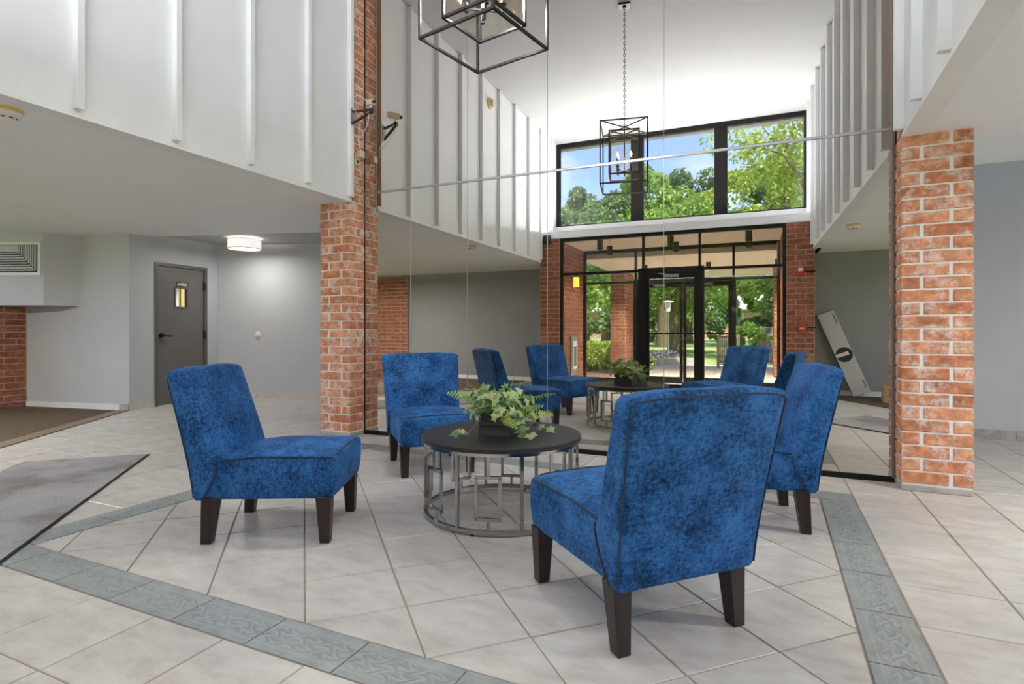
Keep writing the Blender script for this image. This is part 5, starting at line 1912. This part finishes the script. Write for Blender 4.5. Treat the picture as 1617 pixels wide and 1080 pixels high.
shrub('young climbing shrub rising beside the left glass edge', -4.6, -5.7, .22, .2, 1.15, M['leaf_mid'], 900, .045, 34)
for k, (bx_, by_, mm_) in enumerate(((-25, -29, 'leaf_dark'), (-17.5, -32, 'leaf_mid'), (-10.6, -25.0, 'leaf_dark'), (-6.0, -32, 'leaf_mid'), (-.4, -31.5, 'leaf_dark'), (7.4, -28.2, 'leaf_mid'), (14.5, -29, 'leaf_dark'))):
    shrub(['wide grey green bush at the far left end of the shrub border', 'mid green bush second from the left in the shrub border', 'grey green bush seen left of the brick pillar', 'green bush behind the big shade tree trunk', 'dark bush right of the big tree trunk', 'green bush behind the notice sign', 'dark bush at the right end of the shrub border'][k], bx_, by_, 3.1, 1.4, 3.0 + .35 * math.sin(k * 2.3), M[mm_], 4200, .15, 50 + k, grp='bushes of the shrub border')
for k, (bx_, by_, mm_) in enumerate(((-13, -57, 'leaf_mid'), (-7.5, -53.5, 'leaf_dark'), (-1.5, -53, 'leaf_mid'), (4.5, -52, 'leaf_mid'), (10.5, -51, 'leaf_dark'))):
    shrub(['tall bush before the far house, at the left', 'tall dark bush before the far house, behind the pillar', 'tall green bush before the middle of the far house', 'tall green bush before the far house, right of the doors', 'tall dark bush before the right end of the far house'][k], bx_, by_, 3.0, 1.4, 9.0, M[mm_], 7000, .17, 70 + k, grp='tall bushes before the house')
shrub('rounded ball shrub by the path on the right', .75, -22.0, .75, .7, .75, M['leaf_lime'], 2500, .06, 36)
shrub('clipped green bush left of the notice sign', -.4, -25.5, 1.2, .8, 1.7, M['leaf_mid'], 3500, .08, 37)
lv = thing('lavender_bed', 'clump of purple lavender beside the lamp post', 'flowers', (-2.75, -8.5, GZ))
leaf_cloud('foliage', [(-.35 + .16 * k, .1 * (k % 2), .14) for k in range(6)], [.17] * 6, 900, .03, M['leaf_mid'], lv, 1.0, 41)
leaf_cloud('blossom', [(-.35 + .16 * k, .1 * (k % 2), .30) for k in range(6)], [.15] * 6, 700, .028, M['purple'], lv, 1.2, 42)
shrub('low leafy clump in front of the lavender', -3.05, -7.9, .22, .2, .22, M['leaf_lime'], 500, .04, 43)
# lamp post
lpst = thing('lamp_post', 'slim garden lamp post with a flat cap in front of the big tree', 'lamp post', (-2.62, -9.3, GZ))
lathe_obj('pole', [(0, 0), (.065, 0), (.065, .05), (.030, .08), (.030, 1.62), (.045, 1.64), (0, 1.64)], M['silver'], lpst, 16)
lathe_obj('lantern', [(0, 1.64), (.070, 1.64), (.105, 1.93), (0, 1.93)], M['white_plastic'], lpst, 20)
lathe_obj('cap', [(0, 1.99), (.06, 1.985), (.185, 1.945), (.185, 1.93), (0, 1.93)], M['portico_paint'], lpst, 28)
# low retaining edge, wooden railing panels, sign, path, far brick house
ke = struct(prism_obj('trim_garden_kerb', [(-2.75, -8.0), (-1.55, -8.75), (-1.45, -8.60), (-2.68, -7.82)], GZ, GZ + .24, M['concrete']))
def railing(label, x, y, L, h, rot):
    o = thing('slatted_railing', label, 'railing', (x, y, GZ), rot, 'wooden railings of the terrace')
    for s in (0, L):
        box('rail_post', (s - .03, -.03, 0), (s + .03, .03, h), M['wood_rail'], o, .004)
    for z in (.18, h - .08):
        box('rail', (0, -.018, z), (L, .018, z + .06), M['wood_rail'], o, .003)
    n = int(L / .085)
    for k in range(1, n):
        box('slat', (L * k / n - .022, .018, .12), (L * k / n + .022, .030, h - .02), M['wood_rail'], o)
railing('weathered wooden slatted railing just right of the doors', -1.02, -7.2, 1.0, .92, R(-62))
railing('weathered wooden slatted railing hidden partly by a chair back', -.02, -7.4, 1.0, .80, R(-62))
sg2 = thing('notice_sign', 'grey sign with a crossed dark ring out beside the path', 'sign', (.33, -16.5, GZ))
tube_obj('sign_post', [(0, -.03, 0), (0, -.03, 1.15)], .02, M['grey_metal'], sg2)
box('sign_plate', (-.17, -.01, .93), (.17, .01, 1.20), M['sign_grey'], sg2, .003)
bm = bmesh.new()
add_lathe(bm, [(.075, 0), (.092, 0), (.092, .004), (.075, .004), (.075, 0)], 28)
add_box(bm, (-.085, -.008, 0), (.085, .008, .004), Matrix.Rotation(R(45), 4, 'Z'))
add_box(bm, (-.035, -.05, 0), (-.020, .05, .003))
add_box(bm, (-.02, .035, 0), (.03, .05, .003))
bm_obj('ring_symbol', bm, M['black_print'], sg2, loc=(0, .0105, 1.065), rot=(R(-90), 0, R(180)))
pa = [(-30, -25.6), (-6, -26.0), (-1.0, -24.6), (2.2, -21.6), (4.5, -16), (7, -12)]
bm = bmesh.new()
for a, b in zip(pa[:-1], pa[1:]):
    add_bar(bm, (a[0], a[1], GZ + .008), (b[0], b[1], GZ + .008), .9, .016)
struct(bm_obj('ground_path', bm, M['concrete']))
hs = thing('brick_house', 'far low brick house half hidden behind the trees', 'building', (-2, -74, GZ))
box('wall', (-26, -4, 0), (26, 4, 3.6), M['far_brick'], hs)
bm = bmesh.new()
prism(bm, [(-27, -5), (27, -5), (27, 5), (-27, 5)], 3.6, 3.85)
bm_obj('roof', bm, M['bark'], hs)
for k in range(9):
    f = box('window', (-23 + 5.4 * k, 3.98, 1.2), (-21.2 + 5.4 * k, 4.06, 3.4), M['wall_white'], hs)
    box('pane', (-22.85 + 5.4 * k, 4.05, 1.35), (-21.35 + 5.4 * k, 4.08, 3.25), M['grey_metal'], f)
